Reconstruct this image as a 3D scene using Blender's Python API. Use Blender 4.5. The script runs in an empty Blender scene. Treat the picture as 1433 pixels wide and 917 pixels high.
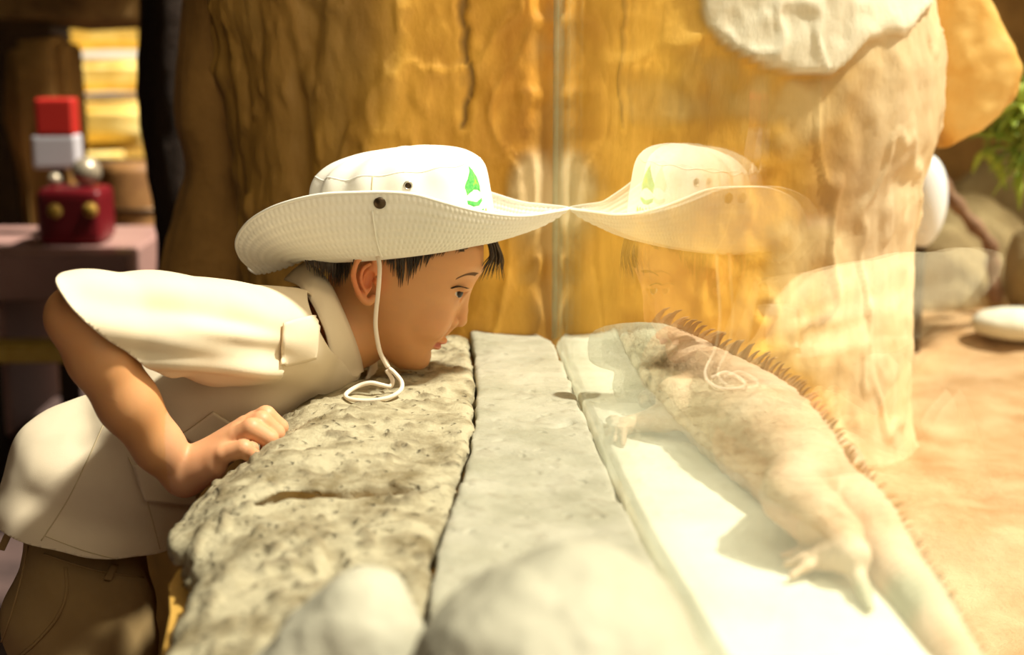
import bpy, bmesh, math, random
import numpy as np
from mathutils import Vector, Matrix
from mathutils.bvhtree import BVHTree
random.seed(7)
rng = np.random.RandomState(11)
C = bpy.context.scene.collection
scene = bpy.context.scene
PI = math.pi

# ------------------------------------------------------------------ camera
FPX = 50.0/36.0*1433
PITCH = math.atan((458.5-50)/FPX)
YAW = math.atan((716.5-659)/FPX)
CAM = np.array([0.0, 0.0, 1.21])
cd = bpy.data.cameras.new('camera'); cam = bpy.data.objects.new('camera', cd); C.objects.link(cam)
cam.location = CAM; cam.rotation_euler = (PI/2-PITCH, 0, -YAW)
cd.lens = 50; cd.sensor_width = 36; cd.clip_start = .05
cd.dof.use_dof = True; cd.dof.focus_distance = 1.60; cd.dof.aperture_fstop = 3.1
scene.camera = cam
R3 = np.array((Matrix.Rotation(-YAW, 3, 'Z') @ Matrix.Rotation(PI/2-PITCH, 3, 'X')))

# ------------------------------------------------------------------ light
SUN_DIR = Vector((.50, -.09, .86)).normalized()      # towards the sun
w = bpy.data.worlds.new('world'); scene.world = w; w.use_nodes = True
bg = w.node_tree.nodes['Background']; bg.inputs[0].default_value = (1.0, .84, .60, 1); bg.inputs[1].default_value = .80
sd = bpy.data.lights.new('sun', 'SUN'); sd.energy = 5.6; sd.angle = math.radians(4); sd.color = (1, .93, .82)
so = bpy.data.objects.new('sun', sd); C.objects.link(so); so.location = (2, -1, 5)
so.rotation_euler = SUN_DIR.to_track_quat('Z', 'Y').to_euler()
sp = bpy.data.lights.new('pillar_fill_spot', 'SPOT'); sp.energy = 26; sp.color = (1, .80, .50); sp.spot_size = math.radians(46); sp.spot_blend = .8; sp.shadow_soft_size = .12
spo = bpy.data.objects.new('pillar_fill_spot', sp); C.objects.link(spo); spo.location = (-.25, .55, 2.55)      # added warm fill without a lamp body, brightens the pillar
spo.rotation_euler = (Vector((-.25, .55, 2.55))-Vector((.02, 1.97, 1.22))).to_track_quat('Z', 'Y').to_euler()
vs = scene.view_settings
vs.view_transform = 'Standard'; vs.look = 'None'; vs.gamma = 1; vs.exposure = .55; vs.use_curve_mapping = False

# ------------------------------------------------------------------ measuring helpers
def ray(u, v):
    d = R3 @ np.array([(u-716.5)/FPX, -(v-458.5)/FPX, -1.0]); return d
def P(u, v, Y):
    d = ray(u, v); return CAM + d*(Y/d[1])
def G(u, v, z):
    d = ray(u, v); return CAM + d*((z-CAM[2])/d[2])
def V(a): return Vector((float(a[0]), float(a[1]), float(a[2])))

# ------------------------------------------------------------------ noise
def _h(ix, iy, iz, seed):
    n = (ix*73856093) ^ (iy*19349663) ^ (iz*83492791) ^ (seed*2654435)
    n = (n ^ (n >> 13)) * 1274126177 & 0x7fffffff
    return ((n ^ (n >> 16)) & 0xffff) / 65535.0
def vnoise(p, freq, seed=0):
    q = np.asarray(p, float)*freq; i = np.floor(q).astype(np.int64); f = q-i; f = f*f*(3-2*f)
    r = 0
    for dx in (0, 1):
        wx = f[:, 0] if dx else 1-f[:, 0]
        for dy in (0, 1):
            wy = f[:, 1] if dy else 1-f[:, 1]
            for dz in (0, 1):
                wz = f[:, 2] if dz else 1-f[:, 2]
                r = r + wx*wy*wz*_h(i[:, 0]+dx, i[:, 1]+dy, i[:, 2]+dz, seed)
    return r*2-1
def fbm(p, freq, octv=4, seed=0, gain=.5):
    r = 0; a = 1
    for k in range(octv):
        r = r + a*vnoise(p, freq*2**k, seed+k); a *= gain
    return r

# ------------------------------------------------------------------ materials
def mat(name, col, rough=.6, col2=None, scale=8, bump=0, bscale=60, sss=0, spec=.4, metal=0, stretch=(1, 1, 1), attr=None, detail=6, rng_=(.35, .65), bdist=.004):
    m = bpy.data.materials.new(name); m.use_nodes = True; nt = m.node_tree; N = nt.nodes; L = nt.links
    b = N['Principled BSDF']; b.inputs['Roughness'].default_value = rough; b.inputs['Metallic'].default_value = metal
    b.inputs['Specular IOR Level'].default_value = spec
    tc = N.new('ShaderNodeTexCoord'); mp = N.new('ShaderNodeMapping'); mp.inputs['Scale'].default_value = stretch
    L.new(tc.outputs['Object'], mp.inputs['Vector'])
    colout = None
    if col2:
        n = N.new('ShaderNodeTexNoise'); n.inputs['Scale'].default_value = scale; n.inputs['Detail'].default_value = detail; n.inputs['Roughness'].default_value = .6
        L.new(mp.outputs[0], n.inputs['Vector'])
        cr = N.new('ShaderNodeValToRGB'); cr.color_ramp.elements[0].position = rng_[0]; cr.color_ramp.elements[1].position = rng_[1]
        cr.color_ramp.elements[0].color = (*col, 1); cr.color_ramp.elements[1].color = (*col2, 1)
        L.new(n.outputs['Fac'], cr.inputs['Fac']); colout = cr.outputs['Color']
    else:
        b.inputs['Base Color'].default_value = (*col, 1)
    if attr:      # vertex attribute multiplies or replaces
        a = N.new('ShaderNodeAttribute'); a.attribute_name = attr
        if colout is None: colout = a.outputs['Color']
        else:
            mx = N.new('ShaderNodeMix'); mx.data_type = 'RGBA'; mx.blend_type = 'MIX'
            L.new(a.outputs['Alpha'], mx.inputs['Factor']); L.new(colout, mx.inputs[6]); L.new(a.outputs['Color'], mx.inputs[7]); colout = mx.outputs[2]
    if colout is not None: L.new(colout, b.inputs['Base Color'])
    if sss:
        b.inputs['Subsurface Weight'].default_value = sss; b.inputs['Subsurface Radius'].default_value = (1, .35, .15); b.inputs['Subsurface Scale'].default_value = .006
    if bump:
        n2 = N.new('ShaderNodeTexNoise'); n2.inputs['Scale'].default_value = bscale; n2.inputs['Detail'].default_value = 8; n2.inputs['Roughness'].default_value = .65
        L.new(mp.outputs[0], n2.inputs['Vector'])
        bp = N.new('ShaderNodeBump'); bp.inputs['Strength'].default_value = bump; bp.inputs['Distance'].default_value = bdist
        L.new(n2.outputs['Fac'], bp.inputs['Height']); L.new(bp.outputs[0], b.inputs['Normal'])
    m['_mp'] = 1
    return m

M = {}
M['skin'] = mat('skin', (.6, .3, .16), .5, attr='tint', sss=.25, bump=.12, bscale=350, bdist=.0006)
M['eyeball'] = mat('eyeball', (.8, .8, .8), .32, attr='tint', spec=.25)
M['hair'] = mat('hair', (.022, .012, .007), .38, (.05, .028, .015), 90)
M['browhair'] = mat('eyebrow_hair', (.15, .07, .028), .6)
M['shirt'] = mat('shirt_cotton', (.74, .61, .43), .85, (.80, .67, .49), 6, bump=.25, bscale=900, bdist=.0008, spec=.15)
M['thread'] = mat('shirt_seam', (.62, .50, .31), .9, spec=.1)
M['trousers'] = mat('khaki_twill', (.33, .21, .085), .9, (.38, .25, .11), 9, bump=.3, bscale=900, bdist=.0008, spec=.1)
M['hatcloth'] = mat('hat_cotton', (.84, .81, .72), .85, (.88, .85, .77), 12, bump=.2, bscale=1000, bdist=.0006, spec=.15)
M['cord'] = mat('cord_cotton', (.80, .68, .55), .8, bump=.4, bscale=1500, bdist=.0006)
M['snap'] = mat('snap_metal', (.07, .045, .025), .35, metal=.8)
M['ring'] = mat('eyelet_metal', (.55, .5, .42), .3, metal=.9)
M['green'] = mat('green_thread', (.05, .42, .08), .7, (.18, .62, .14), 300)
M['lime'] = mat('lime_thread', (.35, .62, .06), .7)
M['stone'] = mat('pitted_stone', (.20, .155, .08), .85, (.46, .40, .26), 22, bump=.9, bscale=150, bdist=.003, spec=.25, rng_=(.33, .56), attr='tint')
M['smooth_stone'] = mat('smooth_stone', (.33, .31, .22), .7, (.45, .42, .32), 12, bump=.6, bscale=170, bdist=.002, spec=.35, attr='tint')
M['boulder_pale'] = mat('pale_boulder', (.38, .355, .26), .75, (.50, .465, .35), 9, bump=.5, bscale=60, bdist=.003)
M['ledge'] = mat('ledge_stone', (.60, .56, .42), .8, (.74, .71, .57), 7, bump=.4, bscale=80, bdist=.002)
M['amber'] = mat('amber_plaster', (.36, .19, .03), .7, (.55, .31, .06), 6, bump=.5, bscale=40)
M['pillar'] = mat('amber_rock', (.50, .225, .018), .5, (.95, .54, .085), 6, bump=.55, bscale=38, bdist=.006, spec=.45, attr='tint', rng_=(.32, .62), stretch=(1, 1, .45))
M['brown'] = mat('brown_rock', (.24, .125, .028), .75, (.46, .25, .065), 5, bump=.6, bscale=25, bdist=.01)
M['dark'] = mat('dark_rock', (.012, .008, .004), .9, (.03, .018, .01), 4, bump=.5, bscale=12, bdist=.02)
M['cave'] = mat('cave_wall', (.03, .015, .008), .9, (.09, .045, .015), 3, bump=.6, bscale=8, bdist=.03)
M['sand'] = mat('sand', (.40, .235, .105), .95, (.56, .37, .20), 9, bump=.8, bscale=70, bdist=.006, spec=.1)
M['boulder'] = mat('tan_boulder', (.26, .18, .075), .85, (.46, .35, .17), 5, bump=.6, bscale=22, bdist=.01)
M['iguana'] = mat('iguana_scales', (.7, .5, .3), .65, attr='tint', bump=.35, bscale=420, bdist=.0015, spec=.3)
M['spine'] = mat('iguana_spine', (.42, .22, .07), .6, (.60, .36, .15), 80)
M['claw'] = mat('claw', (.1, .07, .04), .4)

def iguana_scale_nodes():
    m = M['iguana']; nt = m.node_tree; N = nt.nodes; L = nt.links
    v = N.new('ShaderNodeTexVoronoi'); v.inputs['Scale'].default_value = 330
    tc = N.new('ShaderNodeTexCoord'); L.new(tc.outputs['Object'], v.inputs['Vector'])
    bp = N.new('ShaderNodeBump'); bp.inputs['Strength'].default_value = .5; bp.inputs['Distance'].default_value = .0012; bp.invert = True
    L.new(v.outputs['Distance'], bp.inputs['Height'])
    old = [n for n in N if n.type == 'BUMP' and n != bp][0]
    L.new(old.outputs[0], bp.inputs['Normal']); L.new(bp.outputs[0], N['Principled BSDF'].inputs['Normal'])
iguana_scale_nodes()
def stone_pits(m, scale, depth):
    nt = m.node_tree; N = nt.nodes; L = nt.links
    v = N.new('ShaderNodeTexVoronoi'); v.inputs['Scale'].default_value = scale; v.inputs['Randomness'].default_value = 1
    tc = N.new('ShaderNodeTexCoord'); nz = N.new('ShaderNodeTexNoise'); nz.inputs['Scale'].default_value = scale*.8
    add = N.new('ShaderNodeVectorMath'); add.operation = 'MULTIPLY_ADD'; add.inputs[1].default_value = (.02, .02, .02)
    L.new(tc.outputs['Object'], nz.inputs['Vector']); L.new(nz.outputs['Color'], add.inputs[0]); L.new(tc.outputs['Object'], add.inputs[2])
    L.new(add.outputs[0], v.inputs['Vector'])
    cr = N.new('ShaderNodeMapRange'); cr.inputs[1].default_value = 0; cr.inputs[2].default_value = .28; cr.interpolation_type = 'SMOOTHSTEP'
    L.new(v.outputs['Distance'], cr.inputs[0])
    bp = N.new('ShaderNodeBump'); bp.inputs['Strength'].default_value = .8; bp.inputs['Distance'].default_value = depth
    L.new(cr.outputs[0], bp.inputs['Height'])
    old = [n for n in N if n.type == 'BUMP' and n != bp][0]
    L.new(bp.outputs[0], old.inputs['Normal'])
stone_pits(M['stone'], 60, .006); stone_pits(M['smooth_stone'], 38, .002)

def glass_mat():
    m = bpy.data.materials.new('pane_glass'); m.use_nodes = True; nt = m.node_tree; N = nt.nodes; L = nt.links
    N.remove(N['Principled BSDF']); out = N['Material Output']
    t = N.new('ShaderNodeBsdfTransparent'); t.inputs[0].default_value = (.97, .995, .975, 1)
    g = N.new('ShaderNodeBsdfGlossy'); g.inputs['Roughness'].default_value = 0.0; g.inputs['Color'].default_value = (.97, 1, .98, 1)
    ge = N.new('ShaderNodeNewGeometry'); dt = N.new('ShaderNodeVectorMath'); dt.operation = 'DOT_PRODUCT'
    L.new(ge.outputs['Incoming'], dt.inputs[0]); L.new(ge.outputs['Normal'], dt.inputs[1])
    ab = N.new('ShaderNodeMath'); ab.operation = 'ABSOLUTE'; L.new(dt.outputs['Value'], ab.inputs[0])
    om = N.new('ShaderNodeMath'); om.operation = 'SUBTRACT'; om.inputs[0].default_value = 1; L.new(ab.outputs[0], om.inputs[1])
    pw = N.new('ShaderNodeMath'); pw.operation = 'POWER'; pw.inputs[1].default_value = 5; L.new(om.outputs[0], pw.inputs[0])
    ma = N.new('ShaderNodeMath'); ma.operation = 'MULTIPLY_ADD'; ma.inputs[1].default_value = .93; ma.inputs[2].default_value = .07; L.new(pw.outputs[0], ma.inputs[0])
    mx = N.new('ShaderNodeMixShader'); L.new(ma.outputs[0], mx.inputs[0]); L.new(t.outputs[0], mx.inputs[1]); L.new(g.outputs[0], mx.inputs[2])
    L.new(mx.outputs[0], out.inputs['Surface']); return m
M['glass'] = glass_mat()
M['glass_edge'] = mat('green_glass_edge', (.25, .42, .32), .2, (.45, .6, .48), 30)

# ------------------------------------------------------------------ object helpers
def tag(o, label=None, cat=None, group=None, kind=None):
    if label: o['label'] = label
    if cat: o['category'] = cat
    if group: o['group'] = group
    if kind: o['kind'] = kind
    return o
def mesh_obj(name, verts, faces, m, parent=None, smooth=True):
    me = bpy.data.meshes.new(name)
    me.from_pydata([tuple(map(float, v)) for v in verts], [], [tuple(map(int, f)) for f in faces]); me.validate(); me.update()
    o = bpy.data.objects.new(name, me); C.objects.link(o)
    if m: me.materials.append(m)
    if smooth: me.polygons.foreach_set('use_smooth', [True]*len(me.polygons))
    if parent: o.parent = parent
    return o
def recalc(o):
    bm = bmesh.new(); bm.from_mesh(o.data); bmesh.ops.recalc_face_normals(bm, faces=bm.faces); bm.to_mesh(o.data); bm.free()
def set_tint(o, cols):
    a = o.data.color_attributes.new('tint', 'FLOAT_COLOR', 'POINT')
    a.data.foreach_set('color', np.asarray(cols, np.float32).ravel())
def verts_of(o):
    v = np.empty(len(o.data.vertices)*3); o.data.vertices.foreach_get('co', v); return v.reshape(-1, 3)
def set_verts(o, v):
    o.data.vertices.foreach_set('co', np.asarray(v, float).ravel()); o.data.update()
def normals_of(o):
    n = np.empty(len(o.data.vertices)*3); o.data.vertices.foreach_get('normal', n); return n.reshape(-1, 3)
def empty(name, loc):
    o = bpy.data.objects.new(name, None); o.empty_display_size = .05; o.location = V(loc); C.objects.link(o); return o
def adopt(child, parent):      # parent keeping world place
    child.parent = parent; child.matrix_parent_inverse = Matrix.Translation(-parent.location)
def tube(pts, rad, m, name, parent=None, sides=8, closed=False):
    pts = [V(p) for p in pts]; n = len(pts)
    if not hasattr(rad, '__len__'): rad = [rad]*n
    vs_, fs = [], []; up = None
    for i, p in enumerate(pts):
        a = pts[(i-1) % n] if (closed or i > 0) else pts[i]; b = pts[(i+1) % n] if (closed or i < n-1) else pts[i]
        t = (b-a).normalized() if (b-a).length > 1e-9 else Vector((0, 0, 1))
        if up is None: up = t.orthogonal().normalized()
        up = (up - t*up.dot(t)).normalized(); s = t.cross(up)
        for k in range(sides):
            an = 2*PI*k/sides; vs_.append(p+(up*math.cos(an)+s*math.sin(an))*rad[i])
    for i in range(n if closed else n-1):
        for k in range(sides):
            a = i*sides+k; b = i*sides+(k+1) % sides; j = (i+1) % n
            fs.append((a, b, j*sides+(k+1) % sides, j*sides+k))
    if not closed:
        fs.append(tuple(range(sides))[::-1]); fs.append(tuple((n-1)*sides+k for k in range(sides)))
    if name is None: return vs_, fs
    return mesh_obj(name, vs_, fs, m, parent)
def spline(pts, n=8, closed=False):
    pts = [np.asarray(p, float) for p in pts]; out = []; N = len(pts)
    rngi = range(N if closed else N-1)
    for i in rngi:
        g = lambda k: pts[k % N] if closed else pts[max(0, min(N-1, k))]
        p0, p1, p2, p3 = g(i-1), g(i), g(i+1), g(i+2)
        for j in range(n):
            t = j/n
            out.append(.5*((2*p1)+(-p0+p2)*t+(2*p0-5*p1+4*p2-p3)*t*t+(-p0+3*p1-3*p2+p3)*t**3))
    if not closed: out.append(pts[-1])
    return out
class Merge:
    def __init__(s): s.v = []; s.f = []
    def add(s, vf):
        b = len(s.v); s.v += list(vf[0]); s.f += [tuple(i+b for i in f) for f in vf[1]]
    def build(s, name, m, parent=None): return mesh_obj(name, s.v, s.f, m, parent)
def box(x0, x1, y0, y1, z0, z1, name, m, parent=None, bev=0):
    bm = bmesh.new(); bmesh.ops.create_cube(bm, size=1)
    for v in bm.verts: v.co = Vector(((x0+x1)/2+v.co.x*(x1-x0), (y0+y1)/2+v.co.y*(y1-y0), (z0+z1)/2+v.co.z*(z1-z0)))
    if bev: bmesh.ops.bevel(bm, geom=bm.edges[:], offset=bev, segments=3, affect='EDGES', profile=.6)
    me = bpy.data.meshes.new(name); bm.to_mesh(me); bm.free(); me.materials.append(m)
    o = bpy.data.objects.new(name, me); C.objects.link(o)
    if parent: o.parent = parent
    return o

# ------------------------------------------------------------------ implicit surfaces
def axis(segs):      # [(start, end, step), ...]
    out = []
    for a, b, s in segs: out += list(np.arange(a, b-1e-9, s))
    out.append(segs[-1][1]); return np.array(out)
class Field:
    def __init__(s, xs, ys, zs):
        s.ax = (xs, ys, zs); s.F = np.full((len(xs), len(ys), len(zs)), .2, np.float32)
    def region(s, lo, hi):
        sl = []
        for a, l, h in zip(s.ax, lo, hi):
            i0 = max(0, np.searchsorted(a, l)-1); i1 = min(len(a), np.searchsorted(a, h)+1); sl.append(slice(i0, max(i0, i1)))
        X, Y, Z = np.meshgrid(*(a[q] for a, q in zip(s.ax, sl)), indexing='ij', sparse=True)
        return tuple(sl), X, Y, Z
    def put(s, sl, d, k, sub=False):
        A = s.F[sl]
        if A.size == 0: return
        if sub:
            d = -d; h = np.clip(.5-.5*(d-A)/k, 0, 1) if k else None
            R = np.maximum(A, d) if not k else d*(1-h)+A*h+k*h*(1-h)
        else:
            if k: h = np.clip(.5+.5*(A-d)/k, 0, 1); R = A*(1-h)+d*h-k*h*(1-h)
            else: R = np.minimum(A, d)
        s.F[sl] = R
    def cap(s, a, b, ra, rb, k=.01, sub=False, sc=(1, 1, 1)):
        a = np.asarray(a, float); b = np.asarray(b, float); sc = np.asarray(sc, float); m = max(ra, rb)*max(sc.max(), 1)+k*1.5+.006
        sl, X, Y, Z = s.region(np.minimum(a, b)-m, np.maximum(a, b)+m)
        ab = (b-a)/sc; L2 = max(ab@ab, 1e-12); x = (X-a[0])/sc[0]; y = (Y-a[1])/sc[1]; z = (Z-a[2])/sc[2]
        t = np.clip((x*ab[0]+y*ab[1]+z*ab[2])/L2, 0, 1)
        d = np.sqrt((x-t*ab[0])**2+(y-t*ab[1])**2+(z-t*ab[2])**2)-(ra+(rb-ra)*t)
        s.put(sl, d, k, sub)
    def chain(s, pts, rs, k=.01, sc=(1, 1, 1)):
        for i in range(len(pts)-1): s.cap(pts[i], pts[i+1], rs[i], rs[i+1], k, False, sc)
    def ell(s, c, r, axes=None, k=.01, sub=False):
        c = np.asarray(c, float); r = np.asarray(r, float); m = r.max()+k*1.5+.006
        sl, X, Y, Z = s.region(c-m, c+m); x, y, z = X-c[0], Y-c[1], Z-c[2]
        if axes is not None:
            A = np.asarray(axes, float); x, y, z = (x*A[0][0]+y*A[0][1]+z*A[0][2], x*A[1][0]+y*A[1][1]+z*A[1][2], x*A[2][0]+y*A[2][1]+z*A[2][2])
        k0 = np.sqrt((x/r[0])**2+(y/r[1])**2+(z/r[2])**2); k1 = np.sqrt((x/r[0]**2)**2+(y/r[1]**2)**2+(z/r[2]**2)**2)+1e-9
        s.put(sl, k0*(k0-1)/k1, k, sub)
    def mesh(s):
        F = s.F; xs, ys, zs = s.ax; ins = F < 0
        c = np.zeros(tuple(n-1 for n in F.shape), np.uint8)
        for a in (0, 1):
            for b in (0, 1):
                for d in (0, 1): c += ins[a:F.shape[0]-1+a, b:F.shape[1]-1+b, d:F.shape[2]-1+d]
        act = (c > 0) & (c < 8); I, J, K = np.nonzero(act); n = len(I)
        idx = np.full(c.shape, -1, np.int32); idx[I, J, K] = np.arange(n)
        acc = np.zeros((n, 3)); cnt = np.zeros(n)
        cor = [(a, b, d) for a in (0, 1) for b in (0, 1) for d in (0, 1)]
        for p in cor:
            for ax_ in range(3):
                if p[ax_]: continue
                q = list(p); q[ax_] = 1
                f0 = F[I+p[0], J+p[1], K+p[2]]; f1 = F[I+q[0], J+q[1], K+q[2]]; m = (f0 < 0) != (f1 < 0)
                t = np.where(m, f0/np.where(m, f0-f1, 1), 0)
                p0 = np.stack([xs[I+p[0]], ys[J+p[1]], zs[K+p[2]]], 1); p1 = np.stack([xs[I+q[0]], ys[J+q[1]], zs[K+q[2]]], 1)
                acc += (p0+(p1-p0)*t[:, None])*m[:, None]; cnt += m
        Vv = acc/cnt[:, None]; faces = []
        for ax_ in range(3):
            sl0 = [slice(None)]*3; sl1 = [slice(None)]*3; sl0[ax_] = slice(0, -1); sl1[ax_] = slice(1, None)
            e = ins[tuple(sl0)] != ins[tuple(sl1)]; o1, o2 = [q for q in range(3) if q != ax_]
            ss = [slice(None)]*3; ss[o1] = slice(1, -1); ss[o2] = slice(1, -1)
            E = np.array(np.nonzero(e[tuple(ss)])); E[o1] += 1; E[o2] += 1
            def cell(d1, d2):
                q = E.copy(); q[o1] -= d1; q[o2] -= d2; return idx[q[0], q[1], q[2]]
            quad = np.stack([cell(0, 0), cell(1, 0), cell(1, 1), cell(0, 1)], 1)
            st = ins[E[0], E[1], E[2]]; flip = st if ax_ != 1 else ~st
            quad[~flip] = quad[~flip][:, ::-1]; faces.append(quad[:, ::-1])
        return Vv, np.concatenate(faces)
    def build(s, name, m, parent=None, smooth_it=2):
        v, f = s.mesh(); me = bpy.data.meshes.new(name)
        me.vertices.add(len(v)); me.vertices.foreach_set('co', v.ravel()); me.loops.add(len(f)*4); me.loops.foreach_set('vertex_index', f.ravel().astype(np.int32))
        me.polygons.add(len(f)); me.polygons.foreach_set('loop_start', np.arange(len(f), dtype=np.int32)*4); me.polygons.foreach_set('loop_total', np.full(len(f), 4, np.int32))
        me.polygons.foreach_set('use_smooth', [True]*len(f)); me.update(calc_edges=True); me.materials.append(m)
        o = bpy.data.objects.new(name, me); C.objects.link(o)
        if parent: o.parent = parent
        if smooth_it:
            ed = np.empty(len(me.edges)*2, np.int32); me.edges.foreach_get('vertices', ed); ed = ed.reshape(-1, 2)
            dg = np.bincount(ed.ravel(), minlength=len(v)).astype(float)
            for it in range(smooth_it*2):
                S = np.stack([np.bincount(ed[:, 0], v[ed[:, 1], q], len(v))+np.bincount(ed[:, 1], v[ed[:, 0], q], len(v)) for q in range(3)], 1)
                v = v+(S/dg[:, None]-v)*(.5 if it % 2 == 0 else -.47)
            set_verts(o, v)
        return o
def bvh(o):
    me = o.data; return BVHTree.FromPolygons([v.co.copy() for v in me.vertices], [tuple(p.vertices) for p in me.polygons])
def shoot(tree, u, v, off=.002, dflt=None):
    d = V(ray(u, v)).normalized(); h = tree.ray_cast(V(CAM), d)
    if h[0] is None: return None if dflt is None else V(P(u, v, dflt))
    n = h[1]; n = n if n.dot(d) < 0 else -n
    return h[0]+n*off
def poly_sdf(X, Y, poly):
    poly = np.asarray(poly)[:, :2]; d = np.full(np.broadcast(X, Y).shape, 1e9); s = np.ones(d.shape)
    n = len(poly)
    for i in range(n):
        a = poly[i]; b = poly[i-1]; e = b-a; wx = X-a[0]; wy = Y-a[1]
        t = np.clip((wx*e[0]+wy*e[1])/(e@e), 0, 1); d = np.minimum(d, (wx-e[0]*t)**2+(wy-e[1]*t)**2)
        c1 = Y >= a[1]; c2 = Y < b[1]; c3 = e[0]*wy > e[1]*wx
        s = np.where((c1 & c2 & c3) | (~c1 & ~c2 & ~c3), -s, s)
    return s*np.sqrt(d)

# ================================================================== STRUCTURE
ZS = .80                  # top of the stone ledge
ZSAND = .55
def gx(Y): return .119+.03*(1.72-Y)+.12*max(0, 1.4-Y)**2/2      # the pane is bowed a little
floor = box(-5, 4, -2, 12, -.1, 0, 'floor', mat('cave_floor', (.05, .03, .025), .8, (.10, .06, .05), 6, bump=.3, bscale=20)); tag(floor, kind='structure')
bw = box(-5, -1.55, 6.3, 6.6, 0, 3.6, 'wall_back', M['cave']); tag(bw, kind='structure')
def wall_piece(x0, x1, y0, y1, z0, z1, name, m, seed=0, amp=.06):      # lumpy rock wall as a subdivided, displaced block
    bm = bmesh.new(); bmesh.ops.create_cube(bm, size=1)
    for v in bm.verts: v.co = Vector(((x0+x1)/2+v.co.x*(x1-x0), (y0+y1)/2+v.co.y*(y1-y0), (z0+z1)/2+v.co.z*(z1-z0)))
    bmesh.ops.bevel(bm, geom=bm.edges[:], offset=min(x1-x0, y1-y0, z1-z0)*.18, segments=2, affect='EDGES')
    bmesh.ops.subdivide_edges(bm, edges=bm.edges[:], cuts=4, use_grid_fill=True)
    me = bpy.data.meshes.new(name); bm.to_mesh(me); bm.free(); me.materials.append(m)
    o = bpy.data.objects.new(name, me); C.objects.link(o)
    v = verts_of(o); n = normals_of(o); set_verts(o, v+n*(fbm(v, 1.6/max(.3, min(x1-x0, 1.)), 3, seed)*amp)[:, None])
    me.polygons.foreach_set('use_smooth', [True]*len(me.polygons)); return o
bpy.data.objects.remove(bw)
tag(box(-5, -1.80, 6.3, 6.6, 0, 3.2, 'wall_back', M['cave']), kind='structure')
tag(box(-1.80, -1.43, 6.3, 6.6, 0, .66, 'wall_back.001', M['cave']), kind='structure')
tag(box(-1.80, -1.43, 6.3, 6.6, 1.27, 3.2, 'wall_back.002', M['cave']), kind='structure')
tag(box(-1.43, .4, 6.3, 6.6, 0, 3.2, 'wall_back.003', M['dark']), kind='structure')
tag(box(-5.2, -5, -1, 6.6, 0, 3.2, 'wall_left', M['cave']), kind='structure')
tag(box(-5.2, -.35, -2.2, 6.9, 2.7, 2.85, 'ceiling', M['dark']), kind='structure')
tag(box(-5.2, .3, -2.3, -2.1, 0, 2.7, 'wall_front.001', M['cave']), kind='structure')
tag(box(1.2, 6.2, 3.3, 6.9, 2.9, 3.05, 'added_shade_roof', M['brown']), kind='structure')  # unseen roof, added to keep the back of the enclosure in shade
tag(box(.4, 6, 6.6, 6.9, 0, 2.9, 'wall_right', M['brown']), kind='structure')
# sandy ground of the enclosure
def ground():
    xs = np.arange(.12, 4.6, .035); ys = np.arange(.2, 6.6, .035); X, Y = np.meshgrid(xs, ys, indexing='ij')
    p = np.stack([X.ravel(), Y.ravel(), 0*X.ravel()], 1); z = ZSAND+fbm(p, 2.2, 5, 3)*.022+fbm(p, 14, 3, 8)*.006
    nx, ny = X.shape; i = np.arange(nx*ny).reshape(nx, ny)
    f = np.stack([i[:-1, :-1], i[1:, :-1], i[1:, 1:], i[:-1, 1:]], -1).reshape(-1, 4)
    p[:, 2] = z; tag(mesh_obj('ground', p, f, M['sand']), kind='structure')
ground()

# ------------------------------------------------------------------ rock pillar
def column(name, L, Rr, Yc, b, m, zs, n_exp=2.6, nt=220, amp=.012, seed=1, parent=None, stretch=.35, groove=0):
    def edge(tab, z):      # x and z from image-measured outline, at depth Yc
        pts = np.array([P(u, v, Yc) for u, v in tab]); o_ = np.argsort(pts[:, 2]); return np.interp(z, pts[o_, 2], pts[o_, 0])
    k = np.hanning(9); k /= k.sum()
    xl = np.convolve(np.pad(edge(L, zs), 4, 'edge'), k, 'valid'); xr = np.convolve(np.pad(edge(Rr, zs), 4, 'edge'), k, 'valid')
    th = np.linspace(0, 2*PI, nt, endpoint=False); ct, st = np.cos(th), np.sin(th)
    Cx = np.sign(ct)*np.abs(ct)**(2/n_exp); Sy = np.sign(st)*np.abs(st)**(2/n_exp)
    c = (xl+xr)/2; a = (xr-xl)/2
    X = c[:, None]+a[:, None]*Cx; Y = Yc+b*Sy[None, :]+0*a[:, None]; Z = zs[:, None]+0*X
    p = np.stack([X.ravel(), Y.ravel(), Z.ravel()], 1)
    nrm = np.stack([np.tile(ct, len(zs)), np.tile(st, len(zs)), np.zeros(len(p))], 1)
    q = p*np.array([1, 1, stretch])
    d = fbm(q, 5, 5, seed)*amp+fbm(p, 30, 3, seed+9)*amp*.16
    p2 = p+nrm*d[:, None]
    i = np.arange(len(p)).reshape(len(zs), nt); j = np.roll(i, -1, 1)
    f = np.stack([i[:-1], j[:-1], j[1:], i[1:]], -1).reshape(-1, 4)
    return mesh_obj(name, p2, f, m, parent), p2, nrm
zs = np.arange(.45, 2.6, .008)
Lp = [(u_+26, v_) for u_, v_ in [(255, -300), (280, 0), (297, 60), (312, 140), (322, 220), (327, 330), (330, 450), (330, 900)]]
Rp = [(1290, -300), (1300, 0), (1314, 60), (1308, 190), (1290, 240), (1281, 330), (1281, 560), (1293, 640), (1325, 715), (1340, 800)]
Rp = [(u_-27, v_) for u_, v_ in Rp]
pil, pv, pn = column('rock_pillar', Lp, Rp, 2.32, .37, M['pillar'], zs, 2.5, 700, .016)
v = verts_of(pil)
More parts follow.
